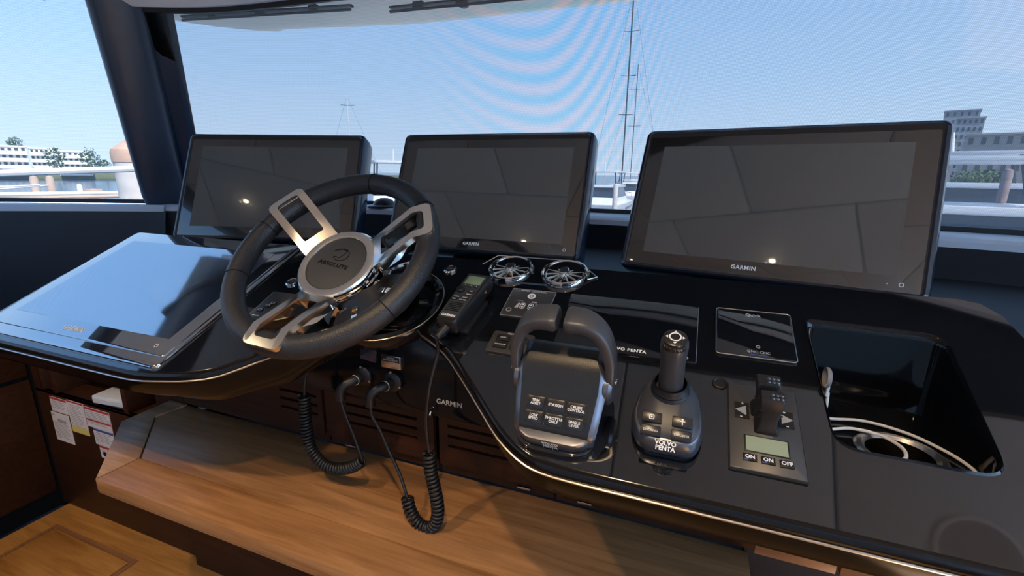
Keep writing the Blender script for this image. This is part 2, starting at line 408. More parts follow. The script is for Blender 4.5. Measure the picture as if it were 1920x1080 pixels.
# sill and front wall
b = grid([[(x, y+.02, ZF-.008) for x, y in FOOT], [(x, y-.02, ZF-.002) for x, y in FOOT], [(x, y+.012, ZF+.000) for x, y in SILL], [(x, y, ZF-.008) for x, y in SILL], [(x, y-.002, ZF-.025) for x, y in SILL]])
tag(struct(b, 'trim_4', 'sill_vinyl'), 'pale blue-grey sill ledge under the windscreen')
b = grid([[(x, y-.002, ZF-.023) for x, y in SILL], [(x, y-.004, 1.10) for x, y in SILL], [(x, y-.004, .9) for x, y in SILL]])
tag(struct(b, 'wall_front', 'navy_wall'), 'dark navy upholstered wall below the windscreen')
b = grid([[(x, y-.012, ZF-.004) for x, y in FOOT], [(x, y-.014, ZF+.012) for x, y in FOOT], [(x, y+.01, ZF+.012) for x, y in FOOT]])
tag(struct(b, 'trim_5', 'headliner_dark'), 'thin black seal along the foot of the windscreen')
# windscreen glass
def pane(foot, head, zf, zh, name, material, label, bulge=0, rise=False):
    rows = []
    for k in range(9):
        t = k/8; rows.append([(a[0]*(1-t)+b_[0]*t, a[1]*(1-t)+b_[1]*t+bulge*math.sin(PI*t), zf*(1-t)+(zh+(zr(b_[0]) if rise else 0))*t) for a, b_ in zip(foot, head)])
    o = struct(grid(rows), name, material); o['label'] = label
    return o
pane(FOOT, HEAD, ZF, ZH+.01, 'window_1', 'screened_glass', 'wide curved windscreen under a woven sun screen', .02, True)
# port quarter pane and its sill
QF = [(-2.09, 1.352), (-2.20, 1.318), (-2.45, 1.235), (-2.70, 1.13), (-2.95, 1.00)]
QH = [(-1.92, 1.18), (-2.00, 1.145), (-2.11, 1.08), (-2.24, .98), (-2.35, .86)]
QS = [(-1.95, 1.262), (-2.02, 1.228), (-2.24, 1.125), (-2.48, .995), (-2.72, .86)]
pane(QF, QH, 1.262, 2.02, 'window_2', 'tinted_glass', 'port quarter window left of the dark pillar')
b = grid([[(x, y+.02, 1.254) for x, y in QF], [(x, y, 1.262) for x, y in QS], [(x, y-.006, 1.254) for x, y in QS], [(x, y-.008, 1.235) for x, y in QS]])
tag(struct(b, 'trim_6', 'sill_vinyl'), 'pale sill ledge under the port quarter window')
b = grid([[(x, y-.02, 1.258) for x, y in QF], [(x, y-.022, 1.275) for x, y in QF], [(x, y+.01, 1.275) for x, y in QF]])
tag(struct(b, 'trim_7', 'headliner_dark'), 'thin black seal at the foot of the port quarter window')
b = grid([[(x, y, 1.99) for x, y in QH], [(x, y-.03, 1.985) for x, y in QH], [(x, y-.05, 2.06) for x, y in QH]])
tag(struct(b, 'trim_8', 'headliner_dark'), 'thin black head seal above the port quarter window')
# dark leather below the quarter window, running aft
LW = [(-1.94, 1.262)]+QS+[(-2.74, .5), (-2.74, -1.0), (-2.74, -2.6)]
b = grid([[(x, y-.008, 1.237) for x, y in LW], [(x, y-.03, 1.12) for x, y in LW], [(x+.02, y-.05, .95) for x, y in LW], [(x+.03, y-.06, .80) for x, y in LW]])
tag(struct(b, 'wall_left', 'navy_leather'), 'dark navy leather side panel beside the tilted chart display')
# lower port wall in walnut, two panels with a black joint
wl = thing('wall_left_lower', None, None, T((-2.04, 0, 0)), kind='structure'); wl.name = 'wall_port'
finish(box(-.03, 0, -2.6, .785, .715, .90, .003), 'panel', 'walnut', wl); finish(box(-.7, -.02, -2.6, .95, .80, .86), 'ledge', 'headliner_dark', wl)
finish(box(-.03, 0, -2.6, .785, .27, .700, .003), 'panel', 'walnut', wl)
finish(box(-.05, -.01, -2.6, .80, .20, .84), 'backing', 'thread', wl); finish(box(-.06, .012, .7895, .83, .20, .92), 'corner_joint', 'thread', wl)
# header beams along both sides, rounded and navy
for sx, nm, lb in ((-1, 'trim_13', 'rounded navy header beam above the port windows'), (1, 'trim_14', 'rounded navy header beam above the starboard windows')):
    ox = -.25
    def q(d, y, z): return (ox+sx*d, y, z)
    b = grid([[q(1.83, y, CEIL-.003), q(1.86, y, CEIL-.03), q(1.93, y, CEIL-.055), q(2.01, y, CEIL-.06), q(2.08, y, CEIL-.045), q(2.11, y, CEIL+.05), q(1.83, y, CEIL+.06)] for y in (1.16, .9, 0, -1.3, -2.65)])
    tag(struct(b, nm, 'pillar_navy'), lb)
# cabin closed behind the camera: sides, and a glazed aft door added to bring in daylight
b = box(-3.0, -2.0, -2.72, -2.64, 0, 2.1); b = box(1.5, 2.5, -2.72, -2.64, 0, 2.1, bm=b); b = box(-2.0, 1.5, -2.72, -2.64, 0, .45, bm=b); struct(b, 'wall_back', 'headliner', smooth=0)
tag(struct(box(-2.0, 1.5, -2.69, -2.68, .45, 2.05), 'window_5', 'aft_glass', smooth=0), 'unseen glazed aft door added behind the camera for daylight')
b = box(2.30, 2.4, -2.7, .72, .1, 1.25); struct(b, 'wall_right', 'navy_wall')
sb = thing('bounce_sideboard', None, None, T((2.0, -1.0, FLOOR)), kind='structure')  # unseen pale sideboard, added to bounce sun up onto the ceiling
finish(box(-.28, .30, -1.6, 1.5, 0, .70, .01), 'carcass', 'trim_grey', sb); finish(box(-.30, .30, -1.62, 1.52, .70, .73, .006), 'top', 'trim_grey', sb)
for k in range(4): dd = finish(box(-.292, -.28, -1.55+k*.76, -.83+k*.76, .06, .66, .004), 'door', 'trim_grey', sb); finish(box(-.31, -.29, -1.22+k*.76, -1.16+k*.76, .56, .575, .003), 'handle', 'chrome', dd)
b = grid([[(1.38, 1.12, .2), (1.38, 1.12, 1.26)], [(2.35, .7, .2), (2.35, .7, 1.26)]]); struct(b, 'wall_quarter', 'navy_wall')
pane([(1.60, 1.22), (2.0, .95), (2.36, .65)], [(1.45, 1.04), (1.62, .85), (1.80, .62)], 1.26, 2.03, 'window_3', 'screened_glass', 'starboard quarter window beyond the dash')
for sx, nm, lb in ((-1, 'window_4', 'clear port side window'), (1, 'window_6', 'clear starboard side window')):
    f_ = -2.95 if sx < 0 else 2.38; h_ = -2.35 if sx < 0 else 1.82; y1_ = 1.0 if sx < 0 else .66
    tag(struct(grid([[(f_, y1_, 1.25), (h_, y1_-.14, 2.04)], [(f_, -2.66, 1.25), (h_, -2.66, 2.04)]]), nm, 'tinted_glass' if sx < 0 else 'clear_glass', smooth=0), lb)
b = grid([[(-2.74, y, 1.235) for y in (.88, -2.65)], [(-2.96, y, 1.245) for y in (1.0, -2.65)], [(-2.96, y, .2) for y in (1.0, -2.65)]])
tag(struct(b, 'trim_9', 'navy_leather'), 'ledge under the port side window')
# hull shell that keeps daylight out of the lower spaces
b = grid([[(-3.0, 1.1, z) for z in (.1, 1.20)], [(-2.2, 1.50, z) for z in (.1, 1.20)], [(-1.3, 1.85, z) for z in (.1, 1.20)], [(0, 1.88, z) for z in (.1, 1.20)], [(1.2, 1.6, z) for z in (.1, 1.20)], [(2.45, .75, z) for z in (.1, 1.20)]])
b = box(-3.0, 2.5, -2.7, 1.9, .10, .14, bm=b)
tag(struct(b, 'wall_hull', 'headliner_dark'), 'inside of the hull below the sills')
# pillars
def pillar(name, a, b_, w0, w1, label):
    a = Vector(a); b_ = Vector(b_); d = (b_-a).normalized(); out = Vector((-1 if a.x < 0 else 1, .55, 0)); out = (out-d*out.dot(d)).normalized(); side = d.cross(out)
    rows = []
    for k in range(13):
        t = k/12; p = a.lerp(b_, t); wd = w0*(1-t)+w1*t; row = []
        if k == 0: wd *= .86
        for q in range(20):
            an = 2*PI*q/20; ca, sa = math.cos(an), math.sin(an)
            row.append(p+side*(math.copysign(abs(ca)**.75, ca)*wd)+out*(math.copysign(abs(sa)**.75, sa)*wd*.62))
        rows.append(row)
    o = struct(grid(rows, True, cap=True), name, 'pillar_navy'); o['label'] = label
    return o
pillar('trim_10', (-2.060, 1.345, 1.235), (-1.900, 1.175, 2.03), .076, .086, 'thick dark navy pillar between quarter window and windscreen')
GS = ((-2.035, 1.400, 1.25), (-1.845, 1.225, 2.0))
b = grid([[(x, y, z) for x, y, z in GS], [(x+.062, y+.036, z) for x, y, z in GS], [(x+.066, y+.060, z) for x, y, z in GS]])
tag(struct(b, 'trim_11', 'strip_blue', smooth=0), 'narrow blue-black glazing strip beside the port pillar')
pillar('trim_12', (1.50, 1.20, 1.235), (1.40, 1.03, 2.03), .073, .083, 'starboard windscreen pillar')

# ================================================================== OUTSIDE OF THE HULL
OH = [(-2.47, 1.66), (-2.32, 1.88), (-2.09, 2.06), (-1.99, 2.045), (-1.62, 2.12), (-1.27, 2.18), (-.72, 2.19), (-.27, 2.19), (.30, 2.12), (.80, 2.0), (1.30, 1.80), (1.9, 1.5)]
INN = [(-2.02, 1.20), (-1.92, 1.26), (-1.75, 1.34), (-1.62, 1.37), (-1.45, 1.42), (-1.15, 1.48), (-.72, 1.53), (-.27, 1.53), (.25, 1.48), (.70, 1.38), (1.1, 1.27), (1.5, 1.1)]
OHs, INs = sm(OH, 3), sm(INN, 3)
b = grid([[(x, y, 2.03) for x, y in INs], [(x*.75+u*.25, y*.75+v*.25, 2.055) for (x, y), (u, v) in zip(INs, OHs)], [(x*.15+u*.85, y*.15+v*.85, 2.085) for (x, y), (u, v) in zip(INs, OHs)], [(u, v-.02, 2.098) for u, v in OHs], [(u, v, 2.115) for u, v in OHs], [(u, v+.02, 2.2) for u, v in OHs], [(u, 1.0, 2.35) for u, v in OHs]])
tag(struct(b, 'roof_overhang', 'gelcoat'), 'cream gelcoat roof overhang seen above the windscreen')
for x, y, rr in ((-.95, 1.93, .02), (-1.02, 1.78, .012), (-.36, 1.95, .02)):
    o = finish(lathe([(rr, -.004), (rr, .002), (rr*.6, -.008), (0, -.008)], 16), 'roof_fitting', 'wiper_black', M=T((x, y, 2.072)))
    tag(o, {.012: 'tiny dark drain fitting under the cream overhang, nearest the glass'}.get(rr, 'round dark fitting under the overhang between the two wipers' if x < -.5 else 'round dark fitting under the overhang right of both wipers'), 'fitting', 'fittings under the overhang')
b = grid([[(-2.9, 1.35, .92), (-1.5, 1.95, .96), (-.4, 2.0, 1.0), (1.0, 1.8, .96), (2.4, 1.2, .92)], [(-3.1, 3.2, .88), (-1.9, 3.3, .90), (-.4, 3.4, .92), (1.3, 3.2, .90), (2.6, 3.2, .88)], [(-2.2, 6.0, .78), (-1.2, 6.6, .78), (-.4, 7.0, .78), (.5, 6.6, .78), (1.6, 6.0, .78)]])
tag(struct(b, 'foredeck', 'hull_white'), 'white foredeck ahead of the windscreen')  # enlarged to bounce sun up onto the overhang
for sx, nm in ((-1, 'port'), (1, 'starboard')):  # side decks put in to bounce sunlight up to the cabin ceiling
    x0 = -3.0 if sx < 0 else 2.45
    b = grid([[(x0, y, 1.02), (x0+sx*.75, y, .98), (x0+sx*.80, y, 1.02), (x0+sx*.82, y, -1.6)] for y in (1.6, -1.0, -4.5)])
    tag(struct(b, 'bounce_side_deck_'+nm, 'hull_white'), 'added white side deck outside the '+nm+' windows')
b = box(-3.0, 2.5, -6.5, -2.74, .05, .15); tag(struct(b, 'bounce_aft_deck', 'hull_white'), 'unseen pale aft deck added behind the cabin door')  # unseen deck, put in to bounce sun through the aft door
def wiper(p0, p1, arm_to, label):
    p0, p1 = Vector(p0), Vector(p1); d = (p1-p0).normalized()
    w_ = thing('windscreen_wiper', label, 'wiper', T(p0), 'parked windscreen wipers')
    L = (p1-p0).length; q = [d*L*t for t in (0, .25, .5, .75, 1)]
    finish(tube([a+Vector((0, 0, .012)) for a in q], .009, 6, flat=(.6, 1.6), up=(0, 0, 1)), 'blade_holder', 'wiper_black', w_)
    finish(tube([a+Vector((0, -.006, -.002)) for a in q], .005, 6), 'blade', 'rubber', w_)
    for t in (.2, .5, .8):
        finish(box(-.02+d.x*L*t, .02+d.x*L*t, -.008+d.y*L*t, .008+d.y*L*t, d.z*L*t, d.z*L*t+.024, .003), 'clip', 'wiper_black', w_)
    finish(tube([d*L*.55+Vector((0, 0, .02)), Vector(arm_to)-p0], .009, 6), 'arm', 'wiper_black', w_)
wiper((-2.10, 1.56, 2.022), (-1.215, 1.55, 1.973), (-1.36, 1.50, 2.03), 'parked black wiper at the left, nearest the dark pillar')
wiper((-1.055, 1.56, 1.953), (-.50, 1.57, 1.945), (-.55, 1.53, 2.03), 'parked black wiper right of the other, above the middle display')

# ================================================================== DASHBOARD
dash = thing('dashboard', 'glossy black dashboard sweeping under the displays and around the wheel', 'dashboard', T((0, 0, 0)))
front = [(-1.47, .03), (-1.455, .004), (-1.42, -.004), (-1.2, -.004), (-.98, -.004), (-.90, -.002), (-.842, .008), (-.79, .020), (-.748, .037), (-.72, .060), (-.695, .084), (-.654, .122), (-.60, .170), (-.56, .195), (-.50, .208), (-.44, .212), (-.413, .205), (-.356, .1738), (-.3045, .13), (-.2535, .0827), (-.209, .0418), (-.171, .0177), (-.139, .0083), (-.085, .006), (.0, .006), (.1, .006), (.2, .006), (.3, .006), (.4, .005), (.47, .008), (.495, .03)]
back = [(.470, .20), (.440, .335), (.432, .385), (.415, .410), (.39, .417), (.20, .417), (-.135, .417), (-.45, .417), (-.80, .415), (-1.36, .414), (-1.42, .405), (-1.455, .36), (-1.47, .2)]
fr3 = [(p.x, p.y) for p in spline([(x, y, 0) for x, y in front], 3)]
outer = fr3+back
sink = rpoly([(.186, .106), (.345, .104), (.352, .327), (.180, .332)], [.03, .03, .03, .012], 6)
b = bmesh.new()
flat = outer+sink
tri = geometry.tessellate_polygon([[Vector((x, y, 0)) for x, y in outer], [Vector((x, y, 0)) for x, y in sink]])
vv = [b.verts.new(dp(x, s)) for x, s in flat]
for t in tri:
    try: b.faces.new([vv[i] for i in t])
    except ValueError: pass
finish(b, 'top_panel', 'gloss_black', dash, 0)
# outward direction along the front curve
def normals(c):
    out = []
    for i in range(len(c)):
        a = Vector(c[max(i-1, 0)]).to_2d(); d = Vector(c[min(i+1, len(c)-1)]).to_2d(); t = (d-a).normalized(); out.append((t.y, -t.x))
    return out
nn = normals(fr3)
def depth(x):
    # skirt height: shallow under the wings, deep in the knee space below the wheel
    for (xa, da), (xb, db) in zip(SK, SK[1:]):
        if x <= xb: t = (x-xa)/(xb-xa); t = max(0, t); return da+(db-da)*t
    return SK[-1][1]
SK = [(-1.5, .040), (-.95, .036), (-.84, .038), (-.70, .058), (-.655, .068), (-.61, .055), (-.56, .018), (-.40, .014), (-.25, .020), (-.12, .036), (.6, .038)]
rows = [[], [], [], [], []]
for (x, s), (nx, ny) in zip(fr3, nn):
    p = dp(x, s); n3 = Vector((nx, 0, 0))+Vector((0, ny, 0)); dz = depth(x)
    rows[0].append(p); rows[1].append(p+n3*.004+Vector((0, 0, -.003))); rows[2].append(p+n3*.005+Vector((0, 0, -.016)))
    rows[3].append(p+n3*.001+Vector((0, 0, -.020-dz*.6))); rows[4].append(p-n3*.022+Vector((0, 0, -.020-dz)))
finish(grid(rows), 'front_skirt', 'dash_lip', dash, 50)
b = grid([rows[4], [Vector((p.x, max(p.y+.03, .80), p.z+.01)) for p in rows[4]]])
finish(b, 'underside', 'satin_black', dash, 50)
finish(tube([p+Vector((n_[0], n_[1], 0))*.001 for p, n_ in zip(rows[2], nn)], .0016, 6, up=(0, 0, 1)), 'chrome_strip', 'brushed', dash)
# back edge drops to the rear deck that carries the displays
bk = list(reversed(back))
r0 = [dp(x, s) for x, s in bk]
b = grid([r0, [p+Vector((0, .004, -.002)) for p in r0], [p+Vector((0, .008, -.05)) for p in r0]])
finish(b, 'rear_edge', 'gloss_black', dash)
b = grid([[(x, .83, 1.165) for x in (-1.46, -1.40, -1.0, -.5, 0, .42, .9, 1.4)], [(-1.46, 1.45, 1.165), (-1.40, 1.46, 1.165), (-1.0, 1.53, 1.165), (-.5, 1.55, 1.165), (0, 1.51, 1.165), (.42, 1.45, 1.165), (.9, 1.32, 1.165), (1.4, 1.08, 1.165)]])
finish(b, 'rear_deck', 'navy_wall', dash)
# recessed tray with cup holder
r0 = [dp(x, s) for x, s in sink]; cx = sum(p.x for p in r0)/len(r0); cy = sum(p.y for p in r0)/len(r0)
def inset(p, k, z): return Vector((p.x+(cx-p.x)*k, p.y+(cy-p.y)*k, z))
TZ = 1.072
b = grid([r0, [inset(p, .012, p.z+.003) for p in r0], [inset(p, .03, p.z+.001) for p in r0], [inset(p, .045, p.z-.010) for p in r0], [inset(p, .05, min(p.z-.012, TZ+.01+(p.z-1.09)*.1)) for p in r0], [inset(p, .10, TZ) for p in r0]], True)
tray = finish(b, 'recessed_tray', 'tray_black', dash, 60)
CUPX, CUPY, CUPR = .272, .643, .043
ring = [inset(p, .10, TZ) for p in r0]
b = bmesh.new()
circ = [(CUPX+CUPR*math.cos(2*PI*k/32), CUPY+CUPR*math.sin(2*PI*k/32)) for k in range(32)]
fl_ = [(p.x, p.y) for p in ring]+circ
tri = geometry.tessellate_polygon([[Vector((p.x, p.y, 0)) for p in ring], [Vector((x, y, 0)) for x, y in circ]])
vv = [b.verts.new((x, y, TZ)) for x, y in fl_]
for t in tri:
    try: b.faces.new([vv[i] for i in t])
    except ValueError: pass
finish(b, 'tray_floor', 'tray_black', tray, 0)
ch_ = finish(lathe([(CUPR-.008, -.001), (CUPR-.009, -.015), (CUPR-.010, -.055), (0, -.056)], 40, cap=False), 'cup_holder', 'chrome', tray, M=T((CUPX, CUPY, TZ)))
finish(lathe([(CUPR+.004, .0005), (CUPR+.001, .003), (CUPR-.004, .0032), (CUPR-.008, -.001)], 40, cap=False), 'cup_rim', 'brushed', tray, M=T((CUPX, CUPY, TZ)))
# flat lit-off chart display let into the port wing
cdp = thing('chart_display', 'large flat display lying in the left wing of the dash, reflecting sky', 'display', DM(-1.151, .212))
finish(prism(rrect(-.300, .292, -.205, .196, .012), .0, .006, .003, top_only=True), 'frame', 'display_glass', cdp)
finish(prism(rrect(-.285, .285, -.180, .180, .006), .006, .0085, .001, top_only=True), 'glass', 'display_glass', cdp)
finish(box(-.252, .252, -.140, .150, .0085, .0089), 'screen', 'display_lcd', cdp, 0)
text('GARMIN', .017, 'lettering', 'grey_print', cdp, T((-.01, -.160, .0088)), space=1.05, bold=.0004)
finish(lathe([(.0030, 0), (.0042, 0), (.0042, .0003), (.0030, .0003), (.0030, 0)], 16, cap=False), 'power_mark', 'grey_print', cdp, M=T((.243, -.160, .0087)))

# ================================================================== DISPLAYS
def display(c, yaw, tilt, label):
    r = Vector((math.cos(yaw), math.sin(yaw), 0)); n0 = Vector((-math.sin(yaw), math.cos(yaw), 0)); u = _z*math.cos(tilt)+n0*math.sin(tilt); n = r.cross(u)
    d = thing('marine_display', label, 'display', frame(c, r, u, n), 'upright displays on the dash')
    y0, y1 = -.157, .160
    def rr(x, ya, yb, rad): return rrect(-x, x, ya, yb, rad, 6)
    rows = [[(x, y, z) for x, y in rr(wx, ya, yb, rad)] for wx, ya, yb, rad, z in ((.2495, y0+.006, y1-.006, .010, .0005), (.253, y0+.002, y1-.002, .012, .003), (.2585, y0, y1, .014, .001), (.262, y0-.002, y1+.003, .016, -.006), (.264, y0-.002, y1+.004, .017, -.035), (.262, y0, y1+.002, .018, -.058), (.245, y0+.01, y1-.012, .02, -.072))]
    b = grid(rows, True); b.faces.new([b.verts.new(v) for v in rows[-1]]); bmesh.ops.remove_doubles(b, verts=b.verts, dist=1e-6)
    finish(b, 'housing', 'navy_gloss', d, 40)
    finish(prism(rr(.2500, y0+.005, y1-.005, .009), -.004, .0010), 'rim', 'satin_black', d, 0)
    finish(prism(rr(.2475, -.1480, .1430, .004), .0010, .0018, .0005, top_only=True), 'bezel', 'screen_bezel', d)
    finish(box(-.2145, .2145, -.1205, .1205, .0018, .0021), 'screen', 'screen_off', d, 0)
    text('GARMIN', .0110, 'lettering', 'white_print', d, T((-.016, -.1340, .0019)), space=1.08, bold=.0003)
    finish(lathe([(.0026, 0), (.0037, 0), (.0037, .0003), (.0026, .0003), (.0026, 0)], 16, cap=False), 'power_mark', 'white_print', d, M=T((.222, -.1345, .0019)))
    finish(lathe([(.0011, 0), (.0011, .0003), (0, .0003)], 8), 'indicator', 'grey_print', d, M=T((.203, -.1345, .0019)))
    # foot behind the housing, down to the rear deck
    foot_top = Vector((0, -.10, -.06)); Mi = d.matrix_world.inverted()
    wpt = d.matrix_world @ Vector((0, -.14, -.075)); low = Vector((wpt.x, wpt.y+.02, 1.165)); lp = Mi @ low
    finish(tube([foot_top, foot_top.lerp(lp, .5), lp], .05, 12, flat=(.5, 2.2), up=(0, 0, 1)), 'stand', 'satin_black', d)
    return d
display((-1.116, 1.015, 1.356), R(17.33), R(24.7), 'upright display behind the steering wheel, leftmost of three')
display((-.485, 1.093, 1.352), R(1.2), R(22.7), 'upright display in the middle above the two round vents')
display((.137, 1.029, 1.351), R(-12.5), R(24.1), 'large looking upright display at the right, nearest the camera')

# ================================================================== STEERING WHEEL
WC = Vector((-.594, .657, 1.251)); wy, wt = R(2.28), R(48)
wr = Vector((math.cos(wy), math.sin(wy), 0)); wu = _z*math.cos(wt)+Vector((-math.sin(wy), math.cos(wy), 0))*math.sin(wt); wn = wr.cross(wu)
wheel = thing('steering_wheel', 'black leather steering wheel with three polished chrome spokes', 'steering wheel', frame(WC, wr, wu, wn))
RW = .185
rim = finish(tube([(RW*math.cos(2*PI*k/96), RW*math.sin(2*PI*k/96), .002) for k in range(96)], .0200, 20, closed=True, flat=(1.0, .98), up=(0, 0, 1)), 'rim', 'leather', wheel, 80)
for a in (-160, -31, 88, 163, 40):
    ca, sa = math.cos(R(a)), math.sin(R(a))
    finish(tube([(ca*(RW+.0202*math.cos(2*PI*k/24)), sa*(RW+.0202*math.cos(2*PI*k/24)), .002+.0202*math.sin(2*PI*k/24)) for k in range(24)], .0009, 5, closed=True), 'seam', 'thread', rim)
def spoke(ang, name, r0=.066, r1=.199, w0=.036, w1=.038, slot=True, dz0=-.020, dz1=.0262, th=.011, material='pale_metal', rounded=.016, shift=0, slots=(.090, .184)):
    ol = rpoly([(r0, -w0+shift), (r1, -w1), (r1, w1), (r0, w0+shift)], [.002, rounded, rounded, .002], 5)
    def zat(x):
        t = min(1, max(0, (x-r0)/(.163-r0))) if material == 'pale_metal' else (x-r0)/(r1-r0)
        return dz0+(dz1-dz0)*t
    s0, s1 = slots; k = .60
    il = rpoly([(s0, -w0*k+shift*.7), (s1, -w1*k), (s1, w1*k), (s0, w0*k+shift*.7)], [.004, .010, .010, .004], 5)
    b = plate(ol, il, -th, 0, .0018)
    bmesh.ops.bisect_plane(b, geom=b.verts[:]+b.edges[:]+b.faces[:], plane_co=(.163, 0, 0), plane_no=(1, 0, 0))
    for v in b.verts: v.co.z += zat(v.co.x)
    o = finish(b, name, material, wheel, 40, M=RZ(R(ang)))
    return o, il, zat
for a in (144, 25, -94):
    so_, il, zat = spoke(a, 'spoke')
    # polished inner wall of the slot
    il2 = [(x, y) for x, y in il]
    b = grid([[(x, y, zat(x)-.003) for x, y in il2], [(x, y, zat(x)-.030) for x, y in il2]], True)
    finish(b, 'slot_wall', 'chrome', so_, 60, M=RZ(R(a)))
    ol = rpoly([(.066, -.034), (.192, -.034), (.192, .034), (.066, .034)], [.002, .016, .016, .002], 5)
    b = grid([[(min(x, .180)*.999, y*.99, zat(x)-.004) for x, y in ol], [(min(x, .172), y*.94, zat(min(x, .172))-.026) for x, y in ol]], True)
    finish(b, 'spoke_side', 'chrome', so_, 60, M=RZ(R(a)))
for a, sh in ((-7, 0), (-62, 0)):
    so_, il, zat = spoke(a, 'lower_spoke', .070, .166, .024, .027, dz0=-.052, dz1=-.026, th=.016, material='chrome', slots=(.088, .152))
# hub
hub = finish(lathe([(.0, -.070), (.055, -.070), (.060, -.060), (.0790, -.040), (.0805, -.030), (.0795, -.023), (.0760, -.0185), (.0740, -.0180)], 64, cap=False), 'hub', 'chrome', wheel)
finish(lathe([(.0775, -.0205), (.0740, -.0165), (.0640, -.0150), (.0598, -.0165), (.0585, -.0205)], 64, cap=False), 'hub_ring', 'pale_metal', wheel)
pad = finish(lathe([(.0590, -.0210), (.0570, -.0185), (.040, -.0170), (.0, -.0165)], 64, cap=False), 'hub_pad', 'hub_pad', wheel)
LG = RZ(R(-9)) @ T((-.002, .012, -.0166))
finish(tube([(.0165*math.cos(R(a)), .0135*math.sin(R(a)), 0) for a in range(-150, 130, 14)], .0008, 5), 'emblem', 'thread', pad, M=LG @ T((.002, .006, 0)))
finish(tube([(-.020, .006, 0), (-.005, .0125, 0), (.008, .0105, 0), (.004, .000, 0), (.000, -.0075, 0), (-.012, -.006, 0)], .0008, 5), 'emblem', 'thread', pad, M=LG @ T((.002, .006, 0)))
text('ABSOLUTE', .0115, 'lettering', 'thread', pad, LG @ T((-.001, -.018, .0)), sx=1.25, ext=.0003, bold=.0002)
# column and boss, from the hub down into the dash
colm = thing('helm_boss', 'round black boss on the dash behind the steering wheel', 'boss', frame(WC, wr, wu, wn))
finish(lathe([(.0, -.071), (.034, -.071), (.036, -.085), (.050, -.092), (.054, -.100), (.052, -.13)], 40), 'shaft_cover', 'satin_black', colm)
BM = colm.matrix_world.inverted() @ DM(-.507, .246)
finish(lathe([(0, -.026), (.090, -.026), (.098, -.018), (.102, -.006), (.1035, .006), (.101, .012), (.094, .015), (.086, .011)], 64, cap=False), 'boss', 'boss_black', colm, M=BM)
finish(lathe([(.089, .012), (.080, .022), (.066, .040), (.052, .058), (.045, .066)], 48, cap=False), 'boss_cone', 'satin_black', colm, M=BM @ T((-.045, .0, 0)))
finish(tube([(.1022*math.cos(2*PI*k/64), .1022*math.sin(2*PI*k/64), .0105) for k in range(64)], .0009, 6, closed=True), 'ring_line', 'brushed', colm, M=BM)
finish(tube([(.05, .035, -.095), (.085, .05, -.085), (.115, .06, -.082)], .006, 8), 'tilt_lever', 'chrome', colm)

# ================================================================== DASH CONTROLS
def vent(x, label):
    v = thing('air_vent', label, 'air vent', DM(x, .3935, .0) @ RX(R(-5)), 'round chrome air vents')
    finish(lathe([(.0448, -.003), (.0452, .003), (.0440, .0065), (.0415, .0075), (.0388, .0060), (.0384, .000), (.0384, -.012)], 48, cap=False), 'outer_ring', 'chrome', v)
    finish(lathe([(.0386, -.016), (0, -.018)], 40, cap=False), 'back', 'thread', v)
    finish(tube([(.0355*math.cos(2*PI*k/40), .0355*math.sin(2*PI*k/40), .002) for k in range(40)], .0008, 5, closed=True), 'inner_ring', 'chrome', v)
    for k in range(14):
        a = 2*PI*(k+.5)/14
        if abs(a-PI*1.5) < .2: continue
        finish(prism([(.010, -.0013), (.0356, -.0007), (.0356, .0007), (.010, .0013)], -.007, .0030), 'vane', 'silver_paint', v, 0, M=RZ(a))
    kb = finish(lathe([(.0105, -.010), (.0105, .005), (.0095, .0090), (.0076, .0100)], 24, sy=1.3, cap=False), 'knob', 'chrome', v)
    finish(lathe([(.0078, .0098), (0, .0104)], 24, sy=1.35, cap=False), 'knob_pad', 'black_plastic', kb)
    finish(box(-.0022, .0022, -.033, -.010, -.002, .0055, .001), 'knob_tail', 'chrome', kb)
    finish(box(.040, .0475, -.004, .006, .002, .008, .001), 'thumb_wheel', 'brushed', v)
vent(-.318, 'round chrome air vent on the left, next to the chrome button')
vent(-.209, 'round chrome air vent on the right, beside the pointed plate tip')
vp = thing('vent_plate', 'black plate with fine chrome edge holding both round vents', 'vent plate', DM(-.262, .394))
pl = [(-.120, .006), (-.098, .040), (.070, .042), (.116, -.004), (.085, -.038), (-.090, -.040)]
finish(prism(pl, 0, .002), 'plate', 'gloss_black', vp, 0)
finish(tube([(x, y, .0022) for x, y in ((-.120, .006), (-.098, .040), (.070, .042), (.116, -.004), (.100, -.014))], .0010, 5), 'edge_line', 'brushed', vp)
def push(x, s, label):
    p = thing('push_button', label, 'button', DM(x, s))
    finish(lathe([(.0135, 0), (.0135, .003), (.0115, .0045), (.0085, .0040)], 28, cap=False), 'ring', 'chrome', p)
    finish(lathe([(.0088, .002), (.0085, .0042), (0, .0046)], 24, cap=False), 'cap', 'black_plastic', p)
    text('START', .0042, 'lettering', 'grey_print', p, T((0, 0, .0046)), ext=.0001)
push(-.443, .373, 'small round chrome button between wheel and left vent')
push(-.779, .279, 'small round chrome button left of the wheel hub')

